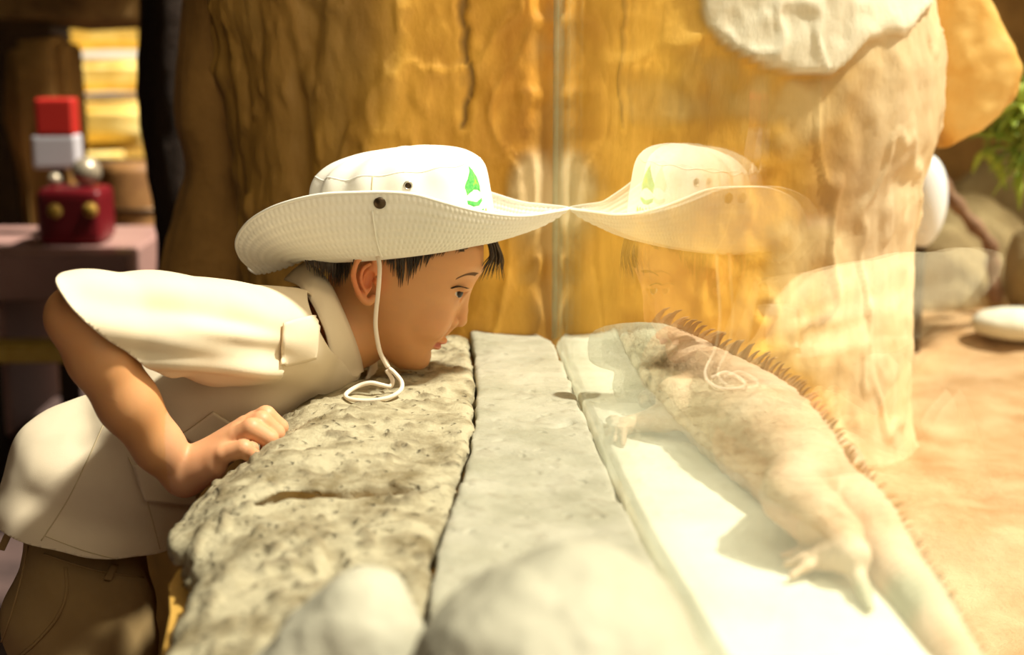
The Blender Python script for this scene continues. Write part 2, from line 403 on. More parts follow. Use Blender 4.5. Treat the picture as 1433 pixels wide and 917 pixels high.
# relief: vertical gully near the pane, knots on the left flank, plaster lobe at the top right, long crack
def uvof(p):
    q = (np.asarray(p)-CAM)@R3; return 716.5-FPX*q[:, 0]/q[:, 2], 458.5+FPX*q[:, 1]/q[:, 2]
uu, vv = uvof(v); front = v[:, 1] < 2.32
def gauss(x, s): return np.exp(-(x/s)**2)
wob = vnoise(v*np.array([1, 1, 1]), 9, 5)
d = np.zeros(len(v))
d -= .022*gauss(v[:, 0]-(.120-.02*wob), .022)*(v[:, 2] > .7)                                  # gully behind the pane edge
crx = P(652, 90, 1.96)[0]+.006*vnoise(v, 22, 4)
crk = gauss(v[:, 0]-crx-.006*vnoise(v, 60, 14), .0042)*(v[:, 2] > 1.09)*(v[:, 2] < 1.32)*front; d -= .008*crk                          # crack
knots = (vnoise(v*np.array([1, 1, .6]), 26, 77)); left = np.clip((-.03-v[:, 0])/.25, 0, 1)
d += np.clip(knots-.35, 0, 1)*.030*left; bump2 = vnoise(v*np.array([1, 1, .8]), 42, 78); d += np.clip(bump2-.45, 0, 1)*.014*(v[:, 0] < .1); dent = vnoise(v*np.array([1, 1, .7]), 13, 79); d -= np.clip(dent-.3, 0, 1)*.014*(v[:, 0] > -.2)*(v[:, 0] < .45)
d += fbm(v*np.array([1, 1, .18]), 34, 3, 33)*.004*left
d -= .012*gauss(v[:, 0]-(-.24+.02*wob), .02)*(v[:, 2] > .95)
rid = np.abs(fbm(v*np.array([1, 1, .6]), 9, 3, 51)); d += np.clip(.12-rid, 0, 1)*.05*(v[:, 0] > -.2)
# plaster lobe
pa = np.array([P(965, -60, 1.96), P(985, 15, 1.96), P(1010, 60, 1.96), P(1055, 90, 1.96), P(1100, 102, 1.96), P(1160, 100, 1.96), P(1210, 62, 1.96), P(1270, 42, 2.05), P(1290, 0, 2.1), P(1290, -120, 2.1), P(960, -120, 1.96)])[:, [0, 2]]
lob = poly_sdf(v[:, 0]+.012*vnoise(v, 18, 6), v[:, 2]+.01*vnoise(v, 16, 9), pa)
lm = np.clip(.5-lob/.006, 0, 1)*(v[:, 1] < 2.32)
d += lm*.014+lm*fbm(v, 12, 4, 61)*.006
lob2 = np.clip(.5-(np.hypot((v[:, 0]-.085)/.035, (v[:, 2]-1.0)/.05)-1)*2, 0, 1); d += .006*lob2
set_verts(pil, v+pn*(d*front)[:, None])
cols = np.zeros((len(v), 4)); A = np.zeros(len(v)); c = np.zeros((len(v), 3))
def paint(mask, col):
    global A, c
    mask = np.clip(mask, 0, 1); c[:] = c*(1-mask[:, None])+np.array(col)*mask[:, None]; A = A*(1-mask)+mask
n1 = fbm(v*np.array([1, 1, .3]), 7, 4, 91)
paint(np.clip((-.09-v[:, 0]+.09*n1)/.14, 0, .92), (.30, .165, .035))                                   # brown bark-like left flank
strk = np.clip(fbm(v*np.array([1, 1, .25]), 22, 4, 17)*1.6, 0, 1)*left; paint(strk*.6, (.34, .2, .05))
paint(np.clip(fbm(v, 9, 4, 23)-.25, 0, .55)*(v[:, 0] > .05)*1.3, (.95, .70, .30))
paint(gauss(v[:, 0]-(.10-.02*wob), .03)*np.clip(n1+.3, 0, .6), (.28, .15, .03))
paint(np.clip((v[:, 0]-.42)/.22, 0, .75), (.90, .74, .50))                                        # sunlight on the right flank, painted in as a paler tone
paint(crk*.8, (.16, .08, .015)); paint(lm*.95, (.86, .78, .60)); paint(lob2*.7, (.85, .70, .42))
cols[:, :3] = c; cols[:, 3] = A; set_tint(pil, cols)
tag(pil, 'huge amber rock pillar with pale plaster patch, standing behind boy and glass', 'rock pillar')
# overhanging rock that grows out of the pillar on the right
f = Field(axis([(.55, 1.0, .008)]), axis([(2.3, 2.95, .012)]), axis([(.9, 1.6, .008)]))
ov = [(1290, -60), (1350, -20), (1385, 35), (1410, 92), (1395, 132), (1345, 178), (1300, 212), (1270, 120)]
pp = np.array([P(u_, v_, 2.5) for u_, v_ in ov])[:, [0, 2]]
X, Y, Z = np.meshgrid(*f.ax, indexing='ij'); d2 = poly_sdf(X, Z, pp)+.02; dy = np.abs(Y-2.6)-.20
f.F = (np.sqrt(np.maximum(d2, -.0)**2*1+0)+0*d2).astype(np.float32)
k = .05; h = np.clip(.5+.5*(dy-d2)/k, 0, 1); f.F = (d2*(1-h)+dy*h+k*h*(1-h)-.02).astype(np.float32)
ovh = f.build('rock_overhang', mat('amber_overhang', (.62, .33, .06), .6, (.85, .60, .22), 7, bump=.5, bscale=35), pil); vo = verts_of(ovh); no = normals_of(ovh); set_verts(ovh, vo+no*(fbm(vo, 9, 4, 3)*.012)[:, None])
# brown rock column just left of the pillar
bc, _, _ = column('rock_column', [(285, -300), (264, 0), (252, 110), (250, 170), (258, 205), (282, 232), (262, 244), (250, 290), (234, 340), (222, 400), (214, 520), (200, 900)],
               [(420, -300), (430, 900)], 2.62, .22, M['brown'], np.arange(0, 2.2, .02), 2.2, 120, .012, 5)
tag(bc, 'brown rounded rock column just left of the amber pillar', 'rock column')
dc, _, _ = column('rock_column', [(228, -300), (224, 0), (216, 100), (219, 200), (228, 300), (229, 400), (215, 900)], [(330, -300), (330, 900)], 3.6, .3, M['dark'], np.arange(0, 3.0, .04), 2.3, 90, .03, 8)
tag(dc, 'nearly black rock column rising behind the brown one', 'rock column')

# ------------------------------------------------------------------ stone ledge
def world_poly(px, z=ZS): return np.array([G(u_, v_, z) for u_, v_ in px])
left_line = world_poly([(420, 470), (380, 540), (340, 590), (275, 640), (222, 690), (235, 725), (252, 765), (244, 810), (222, 870), (196, 960)])
def line_dist(X, Y, ln):
    d = np.full(np.broadcast(X, Y).shape, 9.)
    for i in range(len(ln)-1):
        a, b = ln[i][:2], ln[i+1][:2]; e = b-a; t = np.clip(((X-a[0])*e[0]+(Y-a[1])*e[1])/(e@e), 0, 1)
        d = np.minimum(d, np.hypot(X-a[0]-e[0]*t, Y-a[1]-e[1]*t))
    return d
def slab(name, poly, m, world=None, rag=.003, hs=.55, top=ZS, th=.10, edge_r=.012, drop=.0, amp=.004, seed=0, step=.0035, pits=0, holes=()):
    w_ = world_poly(poly, ZS) if world is None else world; x0, y0 = w_[:, 0].min()-.02, w_[:, 1].min()-.02; x1, y1 = w_[:, 0].max()+.02, w_[:, 1].max()+.02
    xs, ys, zs_ = np.arange(x0, x1, step), np.arange(y0, y1, step), np.arange(top-th-.02, top+.03, step)
    X, Y = np.meshgrid(xs, ys, indexing='ij'); d2 = poly_sdf(X, Y, w_)
    p = np.stack([X.ravel(), Y.ravel(), 0*X.ravel()], 1)
    d2 = d2+(fbm(p, 25, 3, seed+5)*rag).reshape(X.shape)
    e = line_dist(X, Y, left_line); tp = top-drop*np.exp(-(e/.045)**2)+(fbm(p, 8, 3, seed)*amp).reshape(X.shape)
    f = Field(xs, ys, zs_); Z = zs_[None, None, :]; a = d2[:, :, None]; b = Z-tp[:, :, None]; k = edge_r
    h = np.clip(.5+.5*(a-b)/k, 0, 1); F = b*(1-h)+a*h+k*h*(1-h); F = np.maximum(F, (top-th)-Z)
    f.F = F.astype(np.float32)
    for (a_, b_, ra, rb, sc) in holes: f.cap(a_, b_, ra, rb, .004, True, sc)
    o = f.build(name, m, None, 1); v_ = verts_of(o); n_ = normals_of(o)
    dd = fbm(v_, 30, 4, seed+20)*amp*.55
    if pits:
        q = vnoise(v_, 55, seed+40)*.7+vnoise(v_, 120, seed+41)*.5; hole = np.clip((q-.38)/.25, 0, 1)
        dd -= hole*pits; 
        cc = np.zeros((len(v_), 4)); cc[:, :3] = (.14, .10, .05); cc[:, 3] = hole*(.55 if rag > .002 else .18); set_tint(o, cc)
    set_verts(o, v_+n_*dd[:, None]); return o
def C3(u_, v_, dz=0): return G(u_, v_, ZS)+np.array([0, 0, dz])
sA = slab('stone_slab', [(430, 470), (655, 461), (664, 540), (659, 600), (647, 655), (590, 672), (490, 678), (400, 684), (330, 696), (285, 706), (240, 712), (228, 690), (285, 640), (350, 588), (395, 535)], M['stone'], th=.055, drop=.035, edge_r=.012, seed=1, amp=.006, pits=.0035,
        holes=[(C3(395, 686, -.019), C3(590, 675, -.010), .0155, .006, (1, 1, 1)), (C3(300, 706, -.03), C3(395, 686, -.019), .009, .0155, (1, 1, 1))])
tag(sA, 'rough pitted pale stone slab under the boy\'s chin and hand', 'stone slab')
sB = slab('stone_slab', [(270, 712), (330, 704), (400, 696), (500, 688), (592, 682), (640, 666), (624, 725), (608, 765), (600, 810), (560, 980), (185, 980), (208, 930), (232, 870), (256, 810), (268, 765), (256, 730)], M['stone'], th=.055, drop=.022, edge_r=.014, seed=7, amp=.008, pits=.006,
        holes=[(C3(430, 735), C3(442, 740), .007, .006, (1, 1, 1)), (C3(530, 742), C3(540, 745), .006, .006, (1, 1, 1)), (C3(470, 770), C3(455, 800), .006, .005, (1, 1, 1)), (C3(425, 790), C3(435, 800), .007, .006, (1, 1, 1)), (C3(310, 755), C3(315, 765), .006, .006, (1, 1, 1))])
tag(sB, 'rough near-left stone slab with deep pits and a ragged outer edge', 'stone slab')
_r = [(gx(y)-.0022, y, ZS) for y in np.arange(1.90, .80, -.06)]
_l = world_poly([(580, 1010), (604, 812), (612, 768), (628, 728), (651, 660), (663, 600), (668, 540), (659, 462), (745, 461), (756, 467)])
sC = slab('stone_slab', None, M['smooth_stone'], np.concatenate([_l, np.array(_r)]), edge_r=.0025, rag=.0012, seed=13, amp=.0025, pits=.0006,
        holes=[(C3(672, 668), C3(780, 694), .0016, .001, (1, 1, 1)), (C3(775, 600), C3(800, 592), .003, .004, (1, 1, 1))])
tag(sC, 'smooth pale grey stone slab running along the foot of the glass', 'stone slab')
# plastered core of the wall under the slabs
core = world_poly([(450, 475), (415, 540), (370, 592), (306, 645), (252, 700), (232, 730), (234, 765), (224, 810), (204, 880), (185, 990), (925, 990), (880, 800), (824, 650), (779, 480)], ZS)
core_in = world_poly([(520, 475), (500, 540), (470, 592), (420, 645), (375, 700), (370, 730), (370, 765), (360, 810), (340, 880), (320, 990), (920, 990), (876, 800), (820, 650), (777, 480)], ZS)
for nm, cr_, z0_, z1_ in (('wall_front', core, 0, .742), ('wall_front.002', core_in, .742, .779)):
    bm = bmesh.new(); top_ = [bm.verts.new((p_[0], p_[1], z1_)) for p_ in cr_]; bot_ = [bm.verts.new((p_[0]-.01, p_[1], z0_)) for p_ in cr_]
    bm.faces.new(top_); bm.faces.new(bot_[::-1])
    for i in range(len(cr_)): bm.faces.new((top_[i-1], top_[i], bot_[i], bot_[i-1]))
    bmesh.ops.recalc_face_normals(bm, faces=bm.faces); me = bpy.data.meshes.new(nm); bm.to_mesh(me); bm.free(); me.materials.append(M['amber'])
    o = bpy.data.objects.new(nm, me); C.objects.link(o); tag(o, kind='structure')
# pale ledge inside the enclosure
def ledge():
    ys = np.arange(.5, 1.93, .006); n = len(ys)
    xs0 = np.array([gx(y)+.012 for y in ys]); x1 = np.interp(ys, [.4, .945, 1.1, 1.3, 1.93], [.36, .336, .322, .287, .27])
    x1 = x1+fbm(np.stack([ys, ys*0, ys*0], 1), 12, 3, 3)*.006
    m_ = 40; t = np.linspace(0, 1, m_); rows = []
    for k in range(m_): rows.append(np.stack([xs0+(x1-xs0)*t[k], ys, np.full(n, ZS-.001)], 1))
    v_ = np.concatenate(rows); e_ = np.repeat(t, n); v_[:, 2] += fbm(v_, 9, 4, 9)*.002-.012*np.clip((e_-.9)/.1, 0, 1)**2
    i = np.arange(m_*n).reshape(m_, n); f_ = np.stack([i[:-1, :-1], i[1:, :-1], i[1:, 1:], i[:-1, 1:]], -1).reshape(-1, 4)
    o = mesh_obj('stone_ledge', v_, f_, M['ledge']); md = o.modifiers.new('solid', 'SOLIDIFY'); md.thickness = .22; md.offset = -1
    recalc(o); tag(o, 'sunlit cream stone ledge inside the glass, under the iguana', 'ledge'); return o
led = ledge()
# boulders on the slabs in the near foreground
def boulder(name, els, m, seed, amp, step=.004, label='', cat='boulder'):
    els = [(np.array(c_, float), np.array(r_, float)) for c_, r_ in els]
    lo = np.min([c_-r_ for c_, r_ in els], 0)-.02; hi = np.max([c_+r_ for c_, r_ in els], 0)+.02
    f = Field(*[np.arange(a, b, step) for a, b in zip(lo, hi)])
    for c_, r_ in els: f.ell(c_, r_, k=.02)
    o = f.build(name, m, None, 1); v_ = verts_of(o); n_ = normals_of(o)
    set_verts(o, v_+n_*(fbm(v_, 2.2/max(.05, (hi-lo).max()), 5, seed)*amp)[:, None]); tag(o, label, cat); return o
boulder('boulder', [(P(775, 900, .80)+[0, 0, -.045], (.088, .10, .098)), (P(895, 950, .80)+[-.026, 0, -.03], (.072, .09, .070)), (P(690, 890, .82)+[0, 0, -.04], (.045, .07, .07))], M['boulder_pale'], 5, .012, label='big pale rounded boulder in the bottom foreground, out of focus')
boulder('boulder', [(P(500, 900, .87)+[0, .0, -.03], (.045, .045, .080)), (P(455, 940, .87)+[0, 0, -.03], (.055, .045, .070)), (P(420, 970, .86)+[0, 0, -.02], (.06, .05, .05))], M['boulder_pale'], 15, .01, label='smaller peaked boulder at bottom left of the big one, out of focus')

# ------------------------------------------------------------------ glass
def pane():
    ys = np.concatenate([np.arange(.30, 1.5, .02), np.arange(1.5, 1.945, .02)]); z0, z1 = ZS-.006, 2.0; th = .008
    vs_, fs = [], []
    for y in ys:
        x = gx(y)
        vs_ += [(x, y, z0), (x, y, z1), (x+th, y, z1), (x+th, y, z0)]
    n = len(ys)
    for i in range(n-1):
        a = i*4; b = a+4
        for k in range(4): fs.append((a+k, a+(k+1) % 4, b+(k+1) % 4, b+k))
    fs.append((0, 3, 2, 1)); fs.append(tuple((n-1)*4+k for k in range(4)))
    o = mesh_obj('glass_pane', vs_, fs, M['glass'], smooth=False); recalc(o)
    # smooth along the bend only
    for p_ in o.data.polygons: p_.use_smooth = abs(p_.normal.x) > .8
    o.data.set_sharp_from_angle(angle=math.radians(40))
    x = gx(1.945); e = tube([(x+th/2, 1.9455+.003, z0), (x+th/2, 1.9485, z1)], .004, M['glass_edge'], 'seal_strip', o, 8)
    return o
gl = pane(); tag(gl, 'tall clear glass pane between the boy and the iguana', 'glass pane')

# ================================================================== BOY
YH = 1.72                                    # sagittal plane of the head
HC = P(560, 400, YH); S = YH/FPX*1.0
a_ = math.radians(22)
HF = np.array([math.cos(a_), 0, -math.sin(a_)]); HU = np.array([math.sin(a_), 0, math.cos(a_)]); HL = np.array([0, -1., 0])
def H(f, u, l=0): return HC+(HF*f+HU*u+HL*l)*S
def mir(p, Y=YH): return np.array([p[0], 2*Y-p[1], p[2]])

def build_body():
    xs = axis([(-.62, -.34, .005), (-.34, -.20, .0019), (-.20, -.135, .003), (-.135, .015, .00125)])
    ys = axis([(1.34, 1.40, .005), (1.40, 1.50, .0019), (1.50, 1.635, .004), (1.635, 1.805, .0013), (1.805, 2.02, .005)])
    zs = axis([(.38, .66, .006), (.66, .79, .0019), (.79, 1.09, .00125), (1.09, 1.12, .003)])
    f = Field(xs, ys, zs)
    # head: stacked cross-sections
    tu = [-112, -106, -100, -92, -82, -70, -55, -40, -25, -10, 5, 20, 40, 70, 95, 112, 124, 131]
    fr = [46, 60, 70, 74, 75, 75.5, 79, 84, 87, 89, 90, 91, 96, 102, 98, 84, 62, 25]
    bk = [38, 20, 8, -2, -12, -24, -42, -58, -72, -86, -97, -104, -109, -111, -104, -88, -60, -5]
    wd = [5, 20, 29, 37, 44, 51, 58, 63, 68, 72, 74, 76, 79, 80, 74, 60, 42, 15]
    nose_b = fr
    uu_ = np.linspace(-112, 131, 244)
    def sm(t):
        q = np.interp(uu_, tu, t); k = np.hanning(13); k /= k.sum(); return np.convolve(np.pad(q, 6, 'edge'), k, 'valid')
    FR, BK, WD = sm(fr), sm(bk), sm(wd)
    m = 150*S; sl, X, Y, Z = f.region(HC-m, HC+m)
    x, y, z = (X-HC[0])/S, (Y-HC[1])/S, (Z-HC[2])/S
    lf = x*HF[0]+z*HF[2]+0*y; lu = x*HU[0]+z*HU[2]+0*y; ll = -y+0*x+0*z
    a = np.interp(lu, uu_, FR); b = np.interp(lu, uu_, BK); w_ = np.interp(lu, uu_, WD)
    c = (a+b)/2; hh = (a-b)/2; n = 2.25
    q = ((np.abs(lf-c)/hh)**n+(np.abs(ll)/w_)**n)**(1/n)
    d = (q-1)*np.minimum(hh, w_)*.85
    d = np.maximum(d, np.maximum(-111-lu, lu-130.5)); f.put(sl, (d*S).astype(np.float32), .001)
    s = S
    # neck and trunk
    f.chain([H(-45, 5), P(490, 448, 1.72), P(448, 478, 1.71), P(420, 490, 1.71)], [.046, .044, .050, .055], .012)
    f.cap(H(-20, -45), P(500, 470, 1.72), .038, .040, .016)
    f.chain([P(440, 480, 1.71), P(370, 510, 1.70), P(270, 570, 1.69), P(160, 690, 1.67), P(110, 800, 1.66)], [.052, .062, .064, .060, .060], .02, (1, 1.22, 1))
    f.chain([P(115, 820, 1.63), P(118, 900, 1.62)], [.05, .05], .02); f.chain([P(115, 820, 1.71), P(118, 900, 1.72)], [.05, .05], .02)
    # far arm, resting forward on the slab behind the chest
    f.chain([P(410, 480, 1.82), P(330, 560, 1.90), P(400, 575, 1.86)], [.04, .034, .028], .012)
    # near arm
    f.chain([P(375, 478, 1.60), P(260, 462, 1.51), P(112, 446, 1.425)], [.038, .035, .032], .014)
    f.chain([P(108, 442, 1.425), P(140, 500, 1.43), P(180, 565, 1.438), P(222, 625, 1.452), P(256, 664, 1.462)], [.0310, .0325, .0305, .0255, .0215], .012)
    # hand: palm from wrist to knuckles, four unequal fingers curled over the stone edge, thumb inside
    W_ = P(256, 664, 1.462)
    mcp = {'pinky': (P(312, 636, 1.438), .0105), 'ring': (P(330, 612, 1.452), .0115), 'middle': (P(344, 597, 1.468), .012), 'index': (P(356, 590, 1.486), .0115)}
    f.cap(W_, P(275, 652, 1.46), .0215, .0205, .008)
    for (pm, r_) in mcp.values():
        f.cap(P(272, 656, 1.459)*.75+pm*.25, pm, .0165, r_, .010)
    f.cap(P(262, 672, 1.455), P(300, 655, 1.442), .016, .012, .01)      # heel of the hand, little finger side
    fing = {'pinky': [(P(312, 636, 1.438), .0098), (P(341, 628, 1.434), .0098), (P(355, 640, 1.440), .0086), (P(349, 652, 1.448), .0074)],
            'ring': [(P(330, 612, 1.452), .0108), (P(352, 600, 1.448), .0112), (P(377, 614, 1.452), .0098), (P(374, 632, 1.458), .0082)],
            'middle': [(P(344, 597, 1.468), .0112), (P(366, 590, 1.464), .0114), (P(386, 606, 1.470), .0098), (P(384, 622, 1.476), .0084)],
            'index': [(P(352, 592, 1.488), .0108), (P(372, 582, 1.484), .0110), (P(391, 598, 1.490), .0096), (P(392, 612, 1.496), .0080)]}
    for nm, ch in fing.items():
        for i in range(3): f.cap(ch[i][0], ch[i+1][0], ch[i][1], ch[i+1][1], .0016)
    f.cap(P(285, 640, 1.475), P(325, 622, 1.505), .013, .0105, .006); f.cap(P(325, 622, 1.505), P(352, 628, 1.51), .0105, .0085, .002)
    pass
    # nose
    f.cap(H(88, 28), H(95, -2), .0045, .0062, .010); f.cap(H(95, -2), H(97.5, -14), .0062, .0078, .005)
    f.ell(H(96.5, -15), (9.0*s, 8.5*s, 9*s), k=.004)
    for sg in (-1, 1):
        f.ell(H(87, -20, 12*sg), (8.5*s, 7*s, 8*s), k=.0028)
        f.ell(H(91, -29.5, 6*sg), (4.2*s, 2.6*s, 2.4*s), k=.0015, sub=True)
    f.cap(H(90, -27), H(84, -40), 4.5*s, 5*s, .005)
    # lips
    ax_ = [HF, HL, HU]
    f.ell(H(79, -51), (12.5*s, 21*s, 6.2*s), ax_, .0028); f.ell(H(77.5, -62), (9*s, 16*s, 6*s), ax_, .0025)
    for sg in (-1, 1):
        f.cap(H(92.5, -56.2), H(84.5, -55.5, 10*sg), 1.5*s, 1.3*s, .0012, True); f.cap(H(84.5, -55.5, 10*sg), H(76, -57.5, 21*sg), 1.3*s, 1.0*s, .0014, True)
    f.ell(H(80, -71), (6*s, 14*s, 3.5*s), ax_, .005, True)
    f.ell(H(62, -88), (14*s, 20*s, 13*s), ax_, .012)
    # cheeks and brow
    for sg in (-1, 1):
        f.ell(H(56, -22, 38*sg), (26*s, 24*s, 26*s), ax_, .014)
        f.ell(H(82, 38, 30*sg), (9*s, 22*s, 7*s), ax_, .010)
    # eyes
    ey = P(635, 407.5, 1.693)
    for q_ in (ey, mir(ey)):
        sg = -1 if q_ is ey else 1
        f.ell(q_+HF*14*s, (7*s, 15*s, 9*s), ax_, .006, True)
        f.ell(q_, (14.3*s,)*3, None, .003)
        op = (HF*.90+HU*.36+HL*(.62 if sg < 0 else -.62)); op /= np.linalg.norm(op); sd_ = np.cross(HU, op)
        f.ell(q_+op*12.5*s, (9*s, 13.5*s, 8.6*s), [op, sd_, HU], .0012, True)
    # ears
    for far in (0, 1):
        E = (lambda u_, v_, Y_: mir(P(u_, v_, Y_))) if far else (lambda u_, v_, Y_: P(u_, v_, Y_))
        rim = spline([E(527, 382, 1.652), E(524, 364, 1.646), E(511, 358, 1.640), E(499, 367, 1.636), E(494.5, 386, 1.637), E(499, 404, 1.642), E(507, 418, 1.648), E(516, 423, 1.651), E(522, 417, 1.655)], 3)
        for i in range(len(rim)-1): f.cap(rim[i], rim[i+1], .0031 if i < 18 else .0042, .0031 if i < 18 else .0042, .0012)
        nrm_ = np.array([-.45, (-1 if not far else 1)*.85, .1]); nrm_ /= np.linalg.norm(nrm_)
        t1 = HU-nrm_*(HU@nrm_); t1 /= np.linalg.norm(t1); t2 = np.cross(t1, nrm_)
        f.ell(E(511, 390, 1.652), (.0055, .0125, .026), [nrm_, t2, t1], .003)
        ah = spline([E(517, 370, 1.644), E(507, 378, 1.641), E(505, 394, 1.642), E(512, 408, 1.646)], 3)
        for i in range(len(ah)-1): f.cap(ah[i], ah[i+1], .0020, .0020, .0014)
        f.ell(E(517, 392, 1.645), (.0065, .0068, .011), [nrm_, t2, t1], .0015, True)
        f.ell(E(527, 395, 1.649), (.003, .004, .005), None, .002)
    return f.build('person', M['skin'], None, 2), ey
body, EYE = build_body()
tag(body, 'boy in cream safari shirt and white sun hat leaning towards the glass', 'person')
v = verts_of(body); lf = (v-HC)@HF/S; lu = (v-HC)@HU/S; ll = (v-HC)@HL/S
base = np.array([.64, .305, .120]); col = np.tile(base, (len(v), 1))
def blend(mask, c_):
    mask = np.clip(mask, 0, 1)[:, None]; col[:] = col*(1-mask)+np.array(c_)*mask
inhead = (np.abs(lf) < 130) & (np.abs(lu) < 140) & (np.abs(ll) < 95)
blend(np.exp(-(((lf-62)/22)**2+((lu+22)/22)**2+((np.abs(ll)-42)/24)**2))*.35*inhead, (.62, .24, .12))
lipm = np.exp(-((lu+56.5+.10*np.abs(ll)*0)/(8.8-.16*np.abs(ll)).clip(2, 9))**4)*(lf > 74)*(np.abs(ll) < 21)*inhead
blend(lipm*.9, (.56, .16, .12))
de = np.linalg.norm((v-P(510, 390, 1.645)), axis=1); blend(np.clip(1.4-de/.026, 0, 1)*(v[:, 1] < 1.664)*.85, (.74, .22, .08))
handm = (v[:, 2] < P(300, 600, 1.45)[2]+.03)*(v[:, 0] > P(255, 650, 1.46)[0]-.01)*(v[:, 1] < 1.52)*(v[:, 0] < -.19)
blend(handm*.35, (.70, .38, .26)); blend(np.exp(-(((lu-22)/9)**2+((np.abs(ll)-31)/15)**2))*(lf > 70)*inhead*.35, (.34, .15, .08))
blend(.12*(fbm(v, 60, 2, 3) > .1), (.52, .27, .13))
set_tint(body, np.concatenate([col, np.ones((len(v), 1))], 1))
BT = bvh(body)

# eyes
for q_ in (EYE, mir(EYE)):
    bm = bmesh.new(); bmesh.ops.create_uvsphere(bm, u_segments=48, v_segments=32, radius=.0118)
    gaze = Vector((.82, -.52 if q_ is EYE else .3, .02)).normalized(); cc = []
    bm.verts.ensure_lookup_table()
    for vv_ in bm.verts:
        an = vv_.co.normalized().angle(gaze)
        if an < .58: vv_.co *= 1+.045*(1-(an/.58)**2)
        cc.append((.01, .008, .006, 1) if an < .34 else (.030, .014, .007, 1) if an < .62 else (.015, .010, .008, 1) if an < .70 else (.78, .74, .68, 1))
    me = bpy.data.meshes.new('eye'); bm.to_mesh(me); bm.free(); me.materials.append(M['eyeball'])
    o = bpy.data.objects.new('eye', me); C.objects.link(o); me.polygons.foreach_set('use_smooth', [True]*len(me.polygons)); o.location = V(q_); o.parent = body; set_tint(o, cc)

# hair: tapered locks following the scalp
def head_normal_point(u_, v_, off): return shoot(BT, u_, v_, off, 1.66)
hair = Merge(); brow = Merge(); brow2 = Merge()
def lock(px, r, off=.002, mg=hair, sides=5, lift=0, dflt=1.66, mirror=True):
    pts = []
    last = None
    for i, (u_, v_) in enumerate(px):
        p_ = shoot(BT, u_, v_, off+lift*i/(len(px)-1))
        if p_ is None or p_.y > 1.80 or (last is not None and (p_-last).length > .03): p_ = V(P(u_, v_, last.y if last is not None else dflt))
        pts.append(np.array(p_)); last = p_
    pts = spline(pts, 3); n = len(pts); rad = [r*(1-(i/(n-1))**1.6)*1.0+.00015 for i in range(n)]
    mg.add(tube(pts, rad, None, None, sides=sides))
    if mirror: (brow2 if mg is brow else mg).add(tube([mir(p_) for p_ in pts], rad, None, None, sides=sides))
R_ = random.Random(5)
def region_hair(poly_top, poly_bot, n, r, jit, bend, off=.002):
    for k in range(n):
        t = (k+.5)/n; i = t*(len(poly_top)-1); j = min(int(i), len(poly_top)-2); fz = i-j
        a = np.array(poly_top[j])*(1-fz)+np.array(poly_top[j+1])*fz; b = np.array(poly_bot[j])*(1-fz)+np.array(poly_bot[j+1])*fz
        for rep in range(3):
            L_ = (.55+.45*rep/2)+R_.uniform(-.14, .1); o1 = R_.uniform(-jit, jit)
            e = a+(b-a)*L_+np.array([R_.uniform(-2.5, 2.5), 0]); m_ = (a+e)/2+np.array([bend, 0]); s0 = a+np.array([o1, -4])
            lock([tuple(s0), tuple((s0+m_)/2+np.array([bend*.3, 0])), tuple(m_), tuple((m_+e)/2+np.array([bend*.3, 0])), tuple(e)], r*R_.uniform(.7, 1.2), off+R_.uniform(-.001, .0016))
region_hair([(424, 345), (450, 345), (470, 343), (492, 338), (508, 335)], [(430, 376), (449, 388), (468, 397), (484, 399), (496, 372)], 46, .0019, 3, -1)
region_hair([(512, 330), (530, 328), (556, 326), (590, 322), (625, 318), (655, 318)], [(524, 356), (540, 368), (560, 400), (588, 378), (612, 358), (655, 346)], 70, .0017, 3, 3)
region_hair([(400, 318), (450, 312), (520, 308), (580, 304), (640, 304)], [(424, 350), (460, 350), (515, 340), (580, 335), (650, 328)], 50, .0035, 3, 0)
for k in range(16): lock([(630+k*1.5, 320), (636+k*1.6, 335), (640+k*1.5, 345+R_.uniform(-6, 3)), (650-k*.6, 349+R_.uniform(-5, 3)), (636+k*.9, 352+R_.uniform(-8, 3))], .0007, .001)
for k in range(34):      # fringe hanging clear of the forehead
    t = k/33; x0 = 676+14*t; lat = R_.uniform(-.045, .045); ln = R_.uniform(.6, 1)
    a = [P(x0, 325, YH+lat), P(x0+8, 345, YH+lat*1.05), P(x0+9+4*t, 345+18*ln, YH+lat*1.05), P(x0+6+9*t-6*(1-t), 345+34*ln, YH+lat), P(x0+1+18*t*ln-8*(1-t), 345+50*ln, YH+lat)]
    a = spline(a, 3); n = len(a); hair.add(tube(a, [.0013*(1-(i/(n-1))**1.5)+.0001 for i in range(n)], None, None, sides=5))
hr = hair.build('hair', M['hair'], body)
for k in range(46):
    t = k/45; u0_, v0_ = 639+26*t, 388.5-8*math.sin(t*PI*.62)+2.5*t; lock([(u0_-1, v0_+2.5), (u0_+2, v0_), (u0_+5, v0_-1.2)], .00034, .0003, brow, 4)
brow.build('eyebrow', M['browhair'], body); brow2.build('eyebrow', M['browhair'], body)
lash = Merge(); lash2 = Merge()
for k in range(16):
    t = k/15; u0_, v0_ = 631+17*t, 403.5-3*math.sin(t*2.6)
    p0 = shoot(BT, u0_, v0_, 0, 1.68); p0 = np.array(p0); p1 = p0+HF*.003*(.6+t)+HL*.0018+HU*.0006; p2 = p1+HF*.0022*(.5+t)+HU*.0012
    for q, lm_ in ((lambda z: z, lash), (mir, lash2)): lm_.add(tube([q(p0), q(p1), q(p2)], [.0007, .0005, .0001], None, None, sides=4))
lash.build('eyelashes', M['hair'], body); lash2.build('eyelashes', M['hair'], body)

